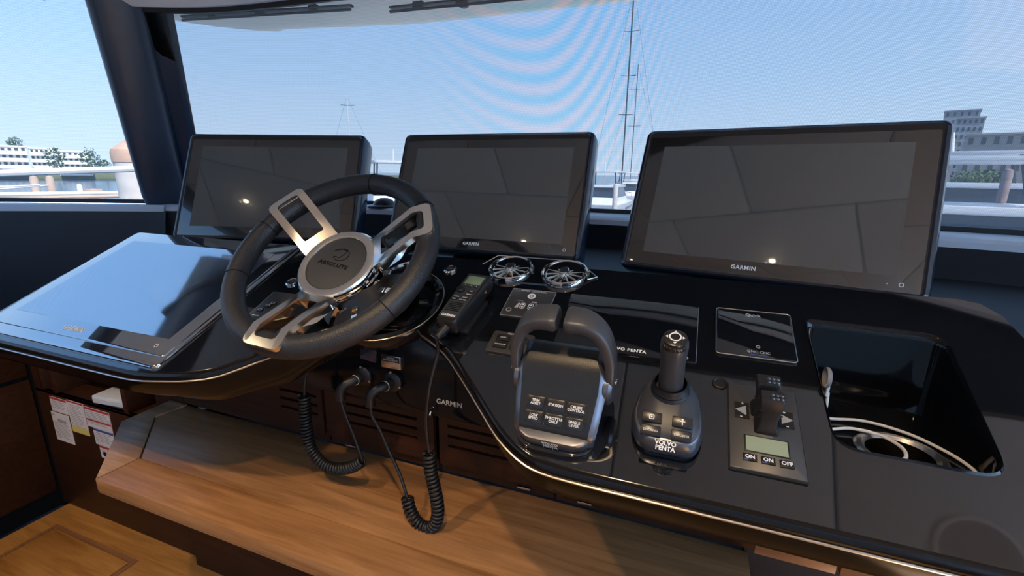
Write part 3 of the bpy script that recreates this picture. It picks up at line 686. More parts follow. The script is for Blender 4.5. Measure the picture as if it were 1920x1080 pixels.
wp = thing('wiper_control', 'square black wiper control panel with white symbols, below the vents', 'control panel', DM(-.2505, .2965))
finish(prism(rrect(-.0415, .0415, -.038, .038, .002), 0, .0022, .0006, top_only=True), 'plate', 'panel_grey', wp)
finish(tube([(x, y, .0022) for x, y in ((-.041, -.0375), (-.041, .0375), (.041, .0375), (.041, -.0375))], .0004, 4, closed=True), 'edge_line', 'grey_print', wp)
text('WIPER CONTROL', .0055, 'lettering', 'white_print', wp, T((0, .0335, .0023)), ext=.0001, space=1.15)
finish(lathe([(.0040, 0), (.0075, 0), (.0075, .0004), (.0040, .0004), (.0040, 0)], 24, cap=False), 'symbol', 'white_print', wp, M=T((0, .0195, .0023)))
finish(lathe([(.0022, 0), (.0022, .0004), (0, .0004)], 12), 'symbol', 'white_print', wp, M=T((0, .0195, .0023)))
text('INTERVAL', .0032, 'lettering', 'grey_print', wp, T((-.018, .0045, .0023)), ext=.0001)
text('SPEED', .0036, 'lettering', 'white_print', wp, T((.010, .0035, .0023)), ext=.0001)
for x in (-.0085, .0065):
    finish(plate(rrect(x-.0045, x+.0045, -.0165, -.0008, .0042), rrect(x-.0036, x+.0036, -.0156, -.0017, .0034), .0022, .0026), 'symbol', 'white_print', wp, 0)
    finish(prism([(x-.0028, -.0068), (x+.0028, -.0068), (x, -.0030)], .0022, .0026), 'symbol', 'white_print', wp, 0)
    finish(prism([(x-.0028, -.0105), (x, -.0143), (x+.0028, -.0105)], .0022, .0026), 'symbol', 'white_print', wp, 0)
finish(prism([(-.0220, -.0150), (-.0155, -.0150), (-.0145, -.0020), (-.0180, -.0020)], .0022, .0026), 'symbol', 'grey_print', wp, 0)
finish(prism([(.0130, -.0140), (.0155, -.0140), (.0195, -.0020), (.0140, -.0020)], .0022, .0026), 'symbol', 'grey_print', wp, 0)
for x, y in ((.0305, -.0065), (-.0300, -.0225)):
    finish(lathe([(.0040, 0), (.0050, 0), (.0050, .0003), (.0040, .0003), (.0040, 0)], 20, cap=False), 'symbol', 'grey_print', wp, M=T((x, y, .0023)))

sw = thing('engine_switch_panel', 'small black engine switch panel left of the throttle levers', 'switch panel', DM(-.249, .1935))
finish(prism(rpoly([(-.036, -.024), (.036, -.024), (.036, .024), (-.036, .024)], .006), 0, .004, .001, top_only=True), 'plate', 'panel_grey', sw)
text('VOLVO PENTA', .0045, 'lettering', 'white_print', sw, T((.004, .0195, .0042)), ext=.0001)
for x in (-.014, .014):
    for y, s in ((.0075, 'START'), (-.0085, 'START/STOP')):
        k = finish(box(x-.0115, x+.0115, y-.0065, y+.0065, .004, .0068, .001), 'button', 'button', sw)
        text(s, .0034, 'lettering', 'white_print', k, T((x, y, .0069)), ext=.0001)

ev = thing('engine_display', 'wide switched-off engine screen flush in the black dash behind the joystick', 'display', DM(-.0755, .271))
finish(prism(rrect(-.1065, .1065, -.064, .064, .003), 0, .0022, .0006, top_only=True), 'glass', 'engine_glass', ev)
finish(tube([(.1065, -.062, .002), (.1065, .062, .002)], .0005, 5), 'edge_line', 'brushed', ev)
text('VOLVO PENTA', .0085, 'lettering', 'white_print', ev, T((.006, -.0555, .0024)), ext=.0001, space=1.1, bold=.0002)
finish(lathe([(.0012, 0), (.0019, 0), (.0019, .0003), (.0012, .0003), (.0012, 0)], 12, cap=False), 'power_mark', 'white_print', ev, M=T((.094, -.0560, .0023)))

oc = thing('windlass_display', 'small black glass anchor control with pale outline beside the tray', 'control panel', DM(.1095, .2855))
finish(prism(rrect(-.0525, .0525, -.0515, .0515, .005), 0, .003, .001, top_only=True), 'glass', 'gloss_black', oc)
finish(tube([(x, y, .0030) for x, y in rrect(-.0522, .0522, -.0512, .0512, .005)], .0006, 5, closed=True), 'edge_line', 'brushed', oc)
text('Quick', .0085, 'lettering', 'grey_print', oc, T((.000, .040, .0032)), ext=.0001, bold=.0002)
finish(lathe([(.0020, 0), (.0028, 0), (.0028, .0003), (.0020, .0003), (.0020, 0)], 14, cap=False), 'power_mark', 'grey_print', oc, M=T((.004, -.029, .0031)))
text('QNC CHC', .0065, 'lettering', 'grey_print', oc, T((.004, -.040, .0032)), ext=.0001)
finish(box(-.007, .015, -.0462, -.0452, .0031, .0033), 'underline', 'paper_blue', oc, 0)

# control panel behind the wheel
ap = thing('autopilot_panel', 'grey framed autopilot key panel seen through the lower left of the wheel', 'control panel', DM(-.735, .2005))
finish(prism(rrect(-.056, .056, -.040, .040, .003), 0, .006, .0015, top_only=True), 'plate', 'panel_grey', ap)
finish(tube([(-.056, -.038, .0055), (-.056, .038, .0055)], .0009, 5), 'edge_line', 'brushed', ap)
for i, (x, y) in enumerate(((-.040, -.018), (-.026, .004), (-.032, -.004), (.0, -.012), (.020, .004), (.030, -.02))):
    k = finish(box(x-.007, x+.007, y-.0045, y+.0045, .006, .0078, .0008), 'button', 'button', ap)
    finish(plate(rrect(x-.0042, x+.0042, y-.0026, y+.0026, .001), rrect(x-.0034, x+.0034, y-.0018, y+.0018, .0008), .0078, .0080), 'symbol', 'white_print', k, 0)
finish(box(-.046, -.030, -.0345, -.0325, .006, .0063), 'symbol', 'white_print', ap, 0)

hl = finish(lathe([(.0098, .0), (.0095, .002), (.0082, .0028), (.0070, .0014), (0, .0010)], 24, cap=False), 'grommet', 'rubber')  # dark centre disc stands in for the shade of an uncut hole
hl.matrix_world = DM(.063, .178); tag(hl, 'small round rubber grommet with a dark disc for its hole, at the corner of the thruster panel', 'grommet')

# ---- throttle
th = thing('throttle_control', 'twin lever throttle with grey arched levers and six marked keys', 'throttle', DM(-.134, 0))
prof = [(.034, .0), (.033, .016), (.038, .026), (.060, .042), (.080, .058), (.094, .076), (.108, .085), (.124, .086), (.138, .078), (.150, .055), (.156, .0)]
def body(px, wfun, name, material, par, bev=.003):
    b = grid([[(wfun(h, s)*k, s, h) for s, h in px] for k in (-1, -.94, -.5, 0, .5, .94, 1)], closed=True, cap=True)
    return finish(b, name, material, par, 40)
def wf(h, s): return .041+.010*min(1, max(0, h/.06)) - (.006 if h > .08 else 0)
tb = body(prof, wf, 'body', 'black_plastic', th)
# grey side rims
for sgn in (-1, 1):
    b = grid([[(sgn*(wf(h, s)+.000), s, h) for s, h in prof], [(sgn*(wf(h, s)+.006), s*.985+.0015, h*.96) for s, h in prof], [(sgn*(wf(h, s)+.009), s*.93+.007, h*.90) for s, h in prof]], closed=True)
    b.faces.new([b.verts.new((sgn*(wf(h, s)+.009), s*.93+.007, h*.90)) for s, h in prof])
    finish(b, 'side_rim', 'gunmetal', th, 40)
lipb = rpoly([(-.046, .031), (-.030, .022), (.030, .022), (.046, .031), (.050, .060), (-.050, .060)], .006)
finish(prism(lipb, .006, .020, .003), 'front_rim', 'gunmetal', th)
finish(prism(rpoly([(-.05, .028), (-.028, .016), (.028, .016), (.05, .028), (.052, .150), (-.052, .150)], .012), 0, .006, .001), 'base', 'gloss_black', th)
def on_slope(s0, h0, s1, h1):
    v = Vector((0, s1-s0, h1-h0)).normalized(); n = Vector((0, -v.z, v.y)); return frame((0, s0, h0), (1, 0, 0), v, n)
ks = on_slope(.038, .026, .080, .058)
lab = [['LOW\nSPEED', 'THROTTLE\nONLY', 'SINGLE\nLEVER'], ['TRIM\nASSIST', 'STATION', 'CRUISE\nCONTROL']]
for r_ in range(2):
    for c_ in range(3):
        x = (c_-1)*.0265; y = .010+r_*.0185
        k = finish(box(x-.0115, x+.0115, y-.0075, y+.0075, -.001, .0022, .001), 'key', 'button', th, M=ks)
        finish(plate(rrect(x-.0122, x+.0122, y-.0082, y+.0082, .001), rrect(x-.0117, x+.0117, y-.0077, y+.0077, .001), .0, .0012), 'key_frame', 'panel_grey', k, 0, M=ks)
        text(lab[r_][c_], .0046, 'lettering', 'white_print', k, ks @ T((x, y, .0023)), ext=.0001, bold=.0001)
fs = on_slope(.0325, .006, .0325, .020)
text('VOLVO\nPENTA', .0062, 'lettering', 'grey_print', th, frame((0, .0212, .0130), (1, 0, 0), Vector((0, .0, 1)), Vector((0, -1, 0))), ext=.0003, bold=.0002)
for sgn in (-1, 1):
    pv = finish(lathe([(.022, 0), (.022, .006), (.018, .010), (0, .011)], 28, cap=False), 'pivot', 'gunmetal', th, M=T((sgn*.056, .100, .048)) @ RY(R(90*sgn)))
    path = spline([(sgn*.0615, .098, .044), (sgn*.0625, .103, .072), (sgn*.0605, .110, .098), (sgn*.0500, .118, .122), (sgn*.0320, .121, .136), (sgn*.0050, .121, .138)], 6)
    n_ = len(path)
    # rectangular section lever with soft edges
    rows = []
    for i, p in enumerate(path):
        a = path[max(i-1, 0)]; d = path[min(i+1, n_-1)]; t = (d-a).normalized(); side = Vector((0, 1, .1)).normalized(); nrm = t.cross(side).normalized()
        k = i/(n_-1); hw = .0115+.0065*k; ht = .0050+.0055*k
        if i == n_-1: hw *= .86; ht *= .86
        row = []
        for q in range(16):
            an = 2*PI*q/16; ca, sa = math.cos(an), math.sin(an)
            row.append(p+side*math.copysign(abs(ca)**.45, ca)*hw+nrm*math.copysign(abs(sa)**.45, sa)*ht)
        rows.append(row)
    lv = finish(grid(rows, True, cap=True), 'lever', 'dark_grey', th, 45)
    finish(lathe([(.0042, 0), (.0042, .002), (0, .0025)], 14, cap=False), 'trim_button', 'chrome', lv, M=T((sgn*.0685, .100, .060)) @ RY(R(90*sgn)))

# ---- joystick
js = thing('docking_joystick', 'upright black docking joystick on a grey dome with four keys', 'joystick', DM(0, .100))
ol = rpoly([(-.030, -.053), (.034, -.053), (.045, -.020), (.034, .046), (-.034, .046), (-.045, -.020)], .020, 6)
def ring_(k, h, ky=None, dy=0): return [(x*k, y*(ky or k)+dy, h) for x, y in ol]
finish(grid([ring_(.93, 0), ring_(.95, .006), ring_(.9, .008)], True, cap=True), 'base', 'gloss_black', js)
dome = finish(grid([ring_(.99, .006), ring_(1.0, .010), ring_(.985, .018), ring_(.93, .026), ring_(.90, .0275)], True, cap=True), 'rim', 'gunmetal', js, 50)
rows = []
for kx, ky, dy, h0 in ((.90, .92, 0, .025), (.82, .90, .0, .031), (.66, .82, .004, .036), (.46, .60, .012, .041), (.34, .34, .018, .044)):
    rows.append([(x*kx, y*ky+dy, h0+.30*(y*ky+dy)*.35) for x, y in ol])
finish(grid(rows, True, cap=True), 'face', 'dark_grey', js, 60)
MJ = on_slope(-.0495, .0272, -.012, .0435)
for x in (-.0175, .0175):
    for y, s in ((.0255, 'A'), (.0085+.001, 'B')):
        k = finish(box(x-.0115, x+.0115, y-.0062, y+.0062, -.002, .0035, .0012), 'key', 'button', js, M=MJ)
        if s == 'B': text('DOCKING' if x < 0 else 'THRUSTER', .0036, 'lettering', 'white_print', k, MJ @ T((x, y, .0036)), ext=.0001)
        elif x < 0:
            finish(plate(rrect(x-.0030, x+.0030, y-.0030, y+.0030, .0015), rrect(x-.0021, x+.0021, y-.0021, y+.0021, .001), .0035, .0037), 'symbol', 'white_print', k, 0, M=MJ)
            finish(lathe([(.0010, 0), (.0010, .0002), (0, .0002)], 10), 'symbol', 'white_print', k, 0, M=MJ @ T((x, y, .0035)))
        else:
            b = box(x-.0006, x+.0006, y-.0036, y+.0030, .0035, .0037); b = box(x-.0030, x+.0030, y+.0002, y+.0012, .0035, .0037, bm=b); b = prism([(x-.0016, y+.0026), (x+.0016, y+.0026), (x, y+.0044)], .0035, .0037, bm=b)
            finish(b, 'symbol', 'white_print', k, 0, M=MJ)
text('VOLVO\nPENTA', .0072, 'lettering', 'white_print', js, MJ @ T((.001, -.0055, .0024)), ext=.0003, bold=.0002)
HJ = T((.0, .017, .040))
finish(lathe([(.0225, .0), (.0235, .004), (.0215, .007), (.0225, .010), (.0200, .014), (.0190, .018)], 32, cap=False), 'boot', 'rubber', js, M=HJ)
hd_ = finish(lathe([(.0148, .010), (.0148, .020), (.0143, .050), (.0152, .072), (.0158, .080), (.0154, .087), (.0138, .0905), (0, .092)], 36, cap=False), 'handle', 'dark_grey', js, M=HJ)
finish(lathe([(.0138, .0905), (.0136, .0935), (.0118, .0945), (0, .0950)], 28, cap=False), 'cap', 'button', hd_, M=HJ)
finish(lathe([(.0055, 0), (.0070, 0), (.0070, .0004), (.0055, .0004), (.0055, 0)], 20, cap=False), 'symbol', 'white_print', hd_, M=HJ @ T((0, 0, .0950)))
for k in range(4):
    finish(prism([(-.0022, .0080), (.0022, .0080), (0, .0108)], 0, .0004), 'symbol', 'white_print', hd_, 0, M=HJ @ T((0, 0, .0944)) @ RZ(R(90*k)))
for k in range(7):
    finish(box(-.002, .002, -.0162, -.0135, .084, .0905, .0008), 'grip_notch', 'button', hd_, M=HJ @ RZ(R(-48+16*k)))

# ---- thruster panel
tp = thing('thruster_panel', 'grey thruster panel with two black lever knobs, small screen and ON OFF keys', 'control panel', DM(.1125, .114))
finish(prism(rrect(-.0392, .0392, -.0632, .0645, .001), 0, .005, .0012, top_only=True), 'plate', 'thruster_face', tp)
finish(prism(rrect(-.0405, .0405, -.0648, .0658, .002), 0, .002), 'gasket', 'rubber', tp, 0)
scn = finish(box(-.0235, .0245, -.0390, -.0155, .005, .0060, .0005), 'screen_frame', 'rubber', tp)
finish(box(-.0215, .0228, -.0375, -.0170, .0060, .0062), 'screen', 'lcd_green', scn, 0)
for x, s in ((-.0180, 'ON'), (.0010, 'ON'), (.0200, 'OFF')):
    k = finish(box(x-.0075, x+.0075, -.0520, -.0425, .005, .0072, .0008), 'key', 'button', tp)
    text(s, .0066, 'lettering', 'white_print', k, T((x, -.0470, .0073)), ext=.0001, bold=.0002)
    finish(box(x-.0072, x-.002, -.0515, -.0506, .0072, .0074), 'key_mark', 'paper_blue', k, 0) if s == 'ON' else None
for sgn, y in ((-1, .0205), (1, .0165)):
    b = finish(box(sgn*.0245-.0085, sgn*.0245+.0085, y-.0125, y+.0125, .005, .0058), 'key_field', 'rubber', tp, 0)
    xx = sgn*.0245
    finish(prism([(xx+sgn*.008, y), (xx-sgn*.005, y+.0075), (xx-sgn*.005, y-.0075)], .0058, .0062), 'arrow', 'pale_metal', b, 0)
    text('+', .008, 'lettering', 'white_print', b, T((xx-sgn*.001, y+.0105, .0059)), ext=.0001)
    text('-', .008, 'lettering', 'white_print', b, T((xx+sgn*.001, y-.0095, .0059)), ext=.0001, bold=.0003)
for yc, xo in ((.026, -.001), (.001, .0015)):
    rows = []
    for h, hx, hy, dy in ((.004, .0135, .0120, 0), (.010, .0125, .0115, 0), (.016, .0095, .0085, .001), (.030, .0105, .0085, .003), (.044, .0130, .0090, .006), (.052, .0135, .0085, .008), (.0545, .0120, .0070, .008)):
        rows.append([(x+xo, y+yc+dy, h) for x, y in rrect(-hx, hx, -hy, hy, .003, 3)])
    lk = finish(grid(rows, True, cap=True), 'lever_knob', 'black_plastic', tp, 40)
    for i in range(3):
        for j in range(2):
            finish(lathe([(.0020, 0), (.0012, .0010), (0, .0012)], 8, cap=False), 'grip_stud', 'gunmetal', lk, M=T((xo+.002+(i-1)*.0048+.003, yc+.004+j*.0055, .0545)))
    for i in range(3):
        finish(box(xo-.013, xo+.013, yc-.0075+.0035, yc-.0060+.0035, .026+i*.006, .0275+i*.006), 'grip_rib', 'rubber', lk, 0)

# ---- radio handset
vh = thing('radio_handset', 'black radio handset with green screen lying in its cradle by the vents', 'handset', DM(-.3535, .2555, .0, R(-4)))
finish(prism(rpoly([(-.016, -.055), (.030, -.055), (.030, .030), (-.016, .030)], .006), 0, .010, .002), 'cradle', 'satin_black', vh)
hs = [(-.0185, -.066), (.0185, -.066), (.0205, -.030), (.0250, .020), (.0255, .066), (-.0225, .066), (-.0225, .020), (-.0205, -.030)]
hs = rpoly(hs, [.008, .008, .02, .02, .006, .006, .02, .02], 4)
b = grid([[(x*.90, y*.97, .010) for x, y in hs], [(x*1.0, y, .016) for x, y in hs], [(x*1.03, y*1.005, .030) for x, y in hs], [(x*1.0, y, .036) for x, y in hs], [(x*.93, y*.975, .0385) for x, y in hs]], True, cap=True)
finish(b, 'body', 'black_plastic', vh, 50)
finish(prism(rpoly([(-.0170, -.058), (.0170, -.058), (.0200, .060), (-.0195, .060)], .004), .0385, .0392), 'face', 'dark_grey', vh, 0)
finish(box(-.0155, .0165, .0325, .0555, .0390, .0398, .0003), 'screen', 'vhf_green', vh)
kn = finish(lathe([(.0078, 0), (.0076, .005), (.0066, .0062), (0, .0064)], 24, cap=False), 'knob', 'rubber', vh, M=T((-.0108, .0125, .0392)))
for x in (-.011, .0, .011):
    finish(box(x-.0035, x+.0035, .0235, .0270, .0392, .0402, .0004), 'soft_key', 'button', vh)
    finish(box(x-.0003+.001, x+.0003+.001, .0275, .0305, .0392, .0395), 'key_mark', 'white_print', vh, 0)
for x, y, s in ((.0095, .0130, '16/9'), (.0095, .0040, 'MENU'), (-.0100, -.0055, 'CLEAR'), (.0070, -.0055, 'HI/LO'), (-.0115, -.0120, 'DIM'), (.0055, -.0120, 'VOL/SQ')):
    k = finish(box(x-.0065, x+.0065, y-.0027, y+.0027, .0392, .0402, .0005), 'key', 'button', vh)
    text(s, .0036, 'lettering', 'white_print', k, T((x, y, .0403)), ext=.0001)
for i in range(6):
    y = -.0205-i*.0040
    finish(box(-.0135, .0125, y-.0009, y+.0009, .0389, .0394), 'speaker_slot', 'thread', vh, 0)
text('GARMIN', .0068, 'lettering', 'white_print', vh, T((.0, -.0530, .0394)), ext=.0001, bold=.0002)
finish(box(.0245, .0268, .020, .036, .020, .030, .001), 'talk_key', 'rubber', vh)
finish(box(.0262, .0270, .030, .0345, .024, .028, .0003), 'key_mark', 'orange_led', vh)
VM = DM(-.3535, .2555, .0, R(-4))

# ================================================================== CORDS AND SOCKETS
def socket(x, z, label):
    s = thing('cable_socket', label, 'socket', T((x, .700, z)), 'black cable sockets under the wheel')
    finish(lathe([(.021, -.004), (.021, .003), (.019, .005), (.013, .007), (0, .007)], 28, cap=False), 'flange', 'rubber', s, M=RX(R(90)))
    for a in (90, -20, 215):
        finish(lathe([(.0028, 0), (.0026, .0015), (0, .002)], 10, cap=False), 'screw', 'brushed', s, M=T((.0205*math.cos(R(a)), -.005, .0205*math.sin(R(a)))) @ RX(R(90)))
    finish(tube(spline([(0, -.006, 0), (-.006, -.022, -.002), (-.018, -.036, -.008), (-.024, -.040, -.022), (-.024, -.040, -.038)], 5), .0095, 12), 'plug', 'rubber', s)
    finish(tube([(-.004+.0102*math.cos(2*PI*k/16), -.020, -.002+.0102*math.sin(2*PI*k/16)) for k in range(16)], .0006, 4, closed=True), 'plug_ring', 'grey_print', s)
# knee panel under the wheel
kp = thing('knee_panel', 'black vertical panel below the wheel with two cable sockets', 'panel', T((-.50, .705, .96)))
finish(prism(rpoly([(-.30, -.010), (.255, -.018), (.235, .16), (-.06, .20), (-.22, .14)], .02), -.0, .012, .003), 'panel', 'knee_black', kp, M=Matrix(((1, 0, 0, 0), (0, 0, 1, 0), (0, 1, 0, 0), (0, 0, 0, 1))))
RF = RX(R(90))
text('GARMIN', .0145, 'lettering', 'grey_print', kp, T((.113, -.0003, .018)) @ RF, ext=.0001, bold=.0002)
for x in (.185, .195): finish(lathe([(.0014, 0), (.0014, .0004), (0, .0004)], 8), 'indicator', 'grey_print', kp, M=T((x, -.0004, .020)) @ RF)
socket(-.578, 1.004, 'left cable socket under the wheel, feeding the left coiled cord')
socket(-.508, 1.004, 'right cable socket under the wheel, feeding the right coiled cord')
ip = thing('information_plate', 'small black and silver plate above the right cable socket', 'plate', T((-.509, .700, 1.044)))
finish(box(-.022, .022, -.0015, .005, -.013, .013, .0006), 'plate', 'brushed', ip)
finish(box(-.0205, .0205, -.0019, .0, .0005, .012), 'print_field', 'rubber', ip, 0)
text('LOFTED\nINSTALL METER', .0048, 'lettering', 'grey_print', ip, T((0, -.0020, .006)) @ RF, ext=.0001)
text('1084', .0052, 'lettering', 'grey_print', ip, T((.002, -.0017, -.0065)) @ RF, ext=.0001)
tg = finish(box(-.020, .014, -.002, .002, -.017, .016, .001), 'hanging_tag', 'navy_gloss'); tg.matrix_world = T((-.535, .672, 1.070)) @ RY(R(8))
tag(tg, 'dark plastic tag hanging from the underside of the steering column', 'tag')

c1 = thing('coiled_cord', 'left black coiled cord hanging from behind the wheel', 'cord', T((-.6, .665, .85)), 'coiled radio cords')
def rel(pts, o): return [Vector(p)-Vector(o) for p in pts]
A = spline([(-.700, .665, .955), (-.702, .665, .925), (-.702, .664, .875), (-.694, .662, .835), (-.665, .660, .808), (-.630, .660, .804), (-.590, .661, .818), (-.563, .662, .838)], 10)
O1 = (-.6, .665, .85)
finish(tube(rel(helix(A, .0098, 37, 12), O1), .0031, 6), 'coil', 'rubber', c1, 80)
finish(tube(rel(spline([(-.655, .72, 1.10), (-.675, .69, 1.05), (-.692, .668, 1.00), (-.700, .665, .955)], 6), O1), .0030, 7), 'lead', 'rubber', c1, 80)
finish(tube(rel(spline([(-.563, .662, .838), (-.568, .661, .862), (-.582, .660, .905), (-.596, .660, .940), (-.602, .660, .966)], 6), O1), .0030, 7), 'tail', 'rubber', c1, 80)
c2 = thing('coiled_cord', 'right black coiled cord hanging from the radio handset', 'cord', T((-.45, .63, .80)), 'coiled radio cords')
O2 = (-.45, .63, .80)
A = spline([(-.388, .630, .920), (-.386, .630, .880), (-.378, .630, .840), (-.374, .630, .805), (-.380, .630, .775), (-.397, .630, .758), (-.420, .632, .762), (-.436, .634, .782), (-.443, .636, .808)], 10)
A = [Vector((p.x, p.y, p.z)) for p in A]
finish(tube(rel(helix(A, .0095, 31, 12), O2), .0031, 6), 'coil', 'rubber', c2, 80)
hb = VM @ Vector((-.001, -.064, .022)); h2 = VM @ Vector((-.006, -.090, .020))
finish(tube(rel(spline([h2, (h2.x-.008, .645, 1.105), (-.385, .632, 1.04), (-.392, .630, .975), (-.388, .630, .920)], 8), O2), .0030, 7), 'lead', 'rubber', c2, 80)
rr_ = [hb.lerp(h2, k/10) for k in range(11)]
finish(tube(rel(rr_, O2), .006, 10, rad=[.0085-.0004*k+(.0012 if k % 2 else 0) for k in range(11)]), 'strain_relief', 'rubber', c2, 80)
finish(tube(rel(spline([(-.443, .636, .808), (-.460, .642, .845), (-.490, .650, .890), (-.512, .658, .920), (-.530, .660, .945), (-.532, .660, .966)], 6), O2), .0030, 7), 'tail', 'rubber', c2, 80)
hk = finish(tube(spline([(.0, 0, .004), (.0, -.010, .0), (.0, -.014, -.008), (.0, -.006, -.012)], 4), .0022, 6), 'cord_hook', 'chrome'); hk.matrix_world = T((-.420, .703, .962))
tag(hk, 'tiny chrome hook at the foot of the black knee panel', 'hook')

# charger cable in the tray
ch = thing('charger_socket', 'round grey charging socket on the left wall of the tray', 'socket', T((.1885, .672, 1.146)))
finish(lathe([(.0135, 0), (.0135, .004), (.0115, .0055), (.0105, .0050), (0, .0050)], 24, cap=False), 'disc', 'charger', ch, M=RY(R(90)))
finish(box(.003, .007, -.004, .004, -.026, -.010, .0015), 'plug', 'white_plastic', ch)
cb = [(.1950, .672, 1.125), (.1965, .674, 1.105), (.200, .690, 1.085), (.212, .700, TZ+.004), (.252, .705, TZ+.006), (.294, .689, TZ+.006), (.322, .662, TZ+.004), (.335, .635, TZ+.003), (.334, .616, TZ+.003), (.320, .604, TZ+.003), (.300, .598, TZ+.003), (.270, .598, TZ+.005), (.258, .606, TZ+.006), (.270, .622, TZ+.007), (.273, .645, TZ+.007), (.259, .668, TZ+.007), (.231, .676, TZ+.006), (.206, .668, TZ+.004)]
o = finish(tube(spline(cb, 8), .0021, 8), 'charging_cable', 'white_plastic', smooth=80); tag(o, 'thin white charging cable looped around the cup holder in the tray', 'cable')

# ================================================================== BENCH, DRAWERS, CABINET
BZ = .76
bench = thing('oak_bench', 'angular oak bench under the dash with mitred front and end boards', 'bench', T((0, 0, 0)))
def board(poly, z0, z1, name, material, bev=.002):
    return finish(prism(poly, z0, z1, bev), name, material, bench)
board([(-1.262, .790), (-1.276, .712), (-1.118, .579), (.155, .583), (.155, .790)], BZ-.04, BZ-.003, 'top_board', 'oak')
board([(-1.122, .494), (.155, .494), (.155, .5805), (-1.117, .5765)], BZ-.03, BZ, 'front_board', 'oak')
board([(-1.1245, .494), (-1.120, .5775), (-1.279, .7125), (-1.266, .790), (-1.335, .790), (-1.333, .664)], BZ-.03, BZ, 'end_board', 'oak_end')
b = bmesh.new()
top_ = [(-1.335, .790), (-1.333, .664), (-1.1235, .494), (.155, .494)]; bot_ = [(-1.31, .790), (-1.305, .676), (-1.110, .520), (.155, .520)]
finish(grid([[(x, y, BZ-.029) for x, y in top_], [(x, y+.001, BZ-.034) for x, y in top_], [(x, y, BZ-.065) for x, y in bot_]]), 'edge_bevel', 'oak', bench, 20)
board([(-1.31, .790), (-1.305, .676), (-1.110, .520), (.155, .520), (.155, .790)], BZ-.066, BZ-.045, 'core', 'walnut', 0)
finish(prism([(-1.31, .768), (.155, .768), (.155, .80), (-1.31, .80)], FLOOR, BZ-.06), 'kick_board', 'walnut', bench)
finish(box(.145, .157, .50, .79, FLOOR, BZ-.03), 'end_panel', 'walnut', bench)
# drawer fronts below the dash with vent slots (real openings)
dr = [(-1.29, -.765), (-.760, -.465), (-.455, -.20), (-.195, .275), (.285, .80)]
for i, (x0, x1) in enumerate(dr):
    lb = ('leftmost', 'second from the left, behind the left coiled cord', 'third from the left, behind the right coiled cord', 'fourth from the left, under the throttle', 'rightmost, under the tray')[i]
    dw = thing('vented_drawer' if i < 3 else 'plain_drawer', 'dark walnut drawer under the dash, '+lb, 'drawer', T(((x0+x1)/2, .79, .775)), 'drawers under the dash')
    hw = (x1-x0)/2; z1 = .20; zs = []
    if i == 0: sl_ = (.13, .245)
    elif i == 1: sl_ = (-.085, .105)
    elif i == 2: sl_ = (-.105, .085)
    else: sl_ = None
    MX = Matrix(((1, 0, 0, 0), (0, 0, -1, 0), (0, 1, 0, 0), (0, 0, 0, 1)))
    if sl_ is None:
        finish(box(-hw+.002, hw-.002, -.012, .0, .012, z1, .0015), 'front', 'walnut', dw)
    else:
        zc = (.060, .083, .106)
        edges = [.012]+[v for z in zc for v in (z-.0035, z+.0035)]+[z1]
        b = None
        for k in range(0, len(edges), 2): b = box(-hw+.002, hw-.002, -.012, 0, edges[k], edges[k+1], bm=b)
        for z in zc:
            b = box(-hw+.002, sl_[0], -.012, 0, z-.0036, z+.0036, bm=b); b = box(sl_[1], hw-.002, -.012, 0, z-.0036, z+.0036, bm=b)
        finish(b, 'front', 'walnut', dw, 0)
        finish(box(-hw, hw, .012, .02, 0, z1), 'backing', 'thread', dw, 0)
    finish(box(-hw, hw, .002, .03, -.014, .010), 'rail', 'walnut', dw)
for i, (x, z) in enumerate(((-1.192, .767), (-.820, .767), (-.694, .769), (-.261, .775), (-.135, .776), (.218, .783))):
    o = finish(box(-.014, .014, -.004, .004, -.0022, .0022, .0006), 'drawer_catch', 'chrome'); o.matrix_world = T((x, .784, z))
    tag(o, ('thin chrome catch at the left end of the drawer foot', 'thin chrome catch beside the left coiled cord', 'thin chrome catch between the two cord loops', 'thin chrome catch right of the vent slots', 'thin chrome catch under the throttle', 'bright chrome catch over the black opening at bottom right')[i], 'catch', 'drawer catches')
# wood rails right of the bench
ra = thing('lower_rail', 'brown wooden rail below the right end of the dash', 'rail', T((.5, .775, .79)))
finish(box(-.34, -.222, -.012, .0, -.012, .012, .001), 'board', 'walnut_edge', ra); finish(box(-.216, .3, -.012, .0, -.012, .012, .001), 'board', 'walnut_edge', ra)
ds = thing('dark_void_sheet', 'black sheet standing in for the dark void under the right end of the dash', 'panel', T((.6, .80, .5)))  # black sheet put in for the shade of the open space
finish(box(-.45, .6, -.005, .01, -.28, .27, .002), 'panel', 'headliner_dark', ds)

# port cabinet with pigeon holes
pc = thing('port_cabinet', 'dark walnut cabinet with open pigeon holes under the left wing', 'cabinet', T((-1.70, .79, FLOOR)))
def wb(x0, x1, z0, z1, y0=0, y1=.012, name='board', m='walnut'): return finish(box(x0+1.70, x1+1.70, y0, y1, z0-FLOOR, z1-FLOOR, .001), name, m, pc)
wb(-2.035, -1.28, .22, .672, name='front'); wb(-2.035, -1.28, .81, .90, name='header')
wb(-2.035, -1.985, .672, .81, name='stile'); wb(-1.925, -1.905, .672, .81, 0, .25, name='divider'); wb(-1.562, -1.542, .672, .81, 0, .25, name='divider'); wb(-1.40, -1.28, .672, .81, name='stile')
wb(-2.035, -1.28, .662, .672, 0.0, .28, name='shelf'); wb(-2.035, -1.28, .66, .83, .25, .262, name='back', m='walnut'); wb(-2.035, -1.28, .81, .82, 0, .26, name='shelf'); wb(-1.99, -1.98, .672, .81, 0, .25, name='divider')
bx = thing('white_box', 'flat white box lying on the cabinet shelf', 'box', T((-1.655, .84, .673)) @ RZ(R(6)))
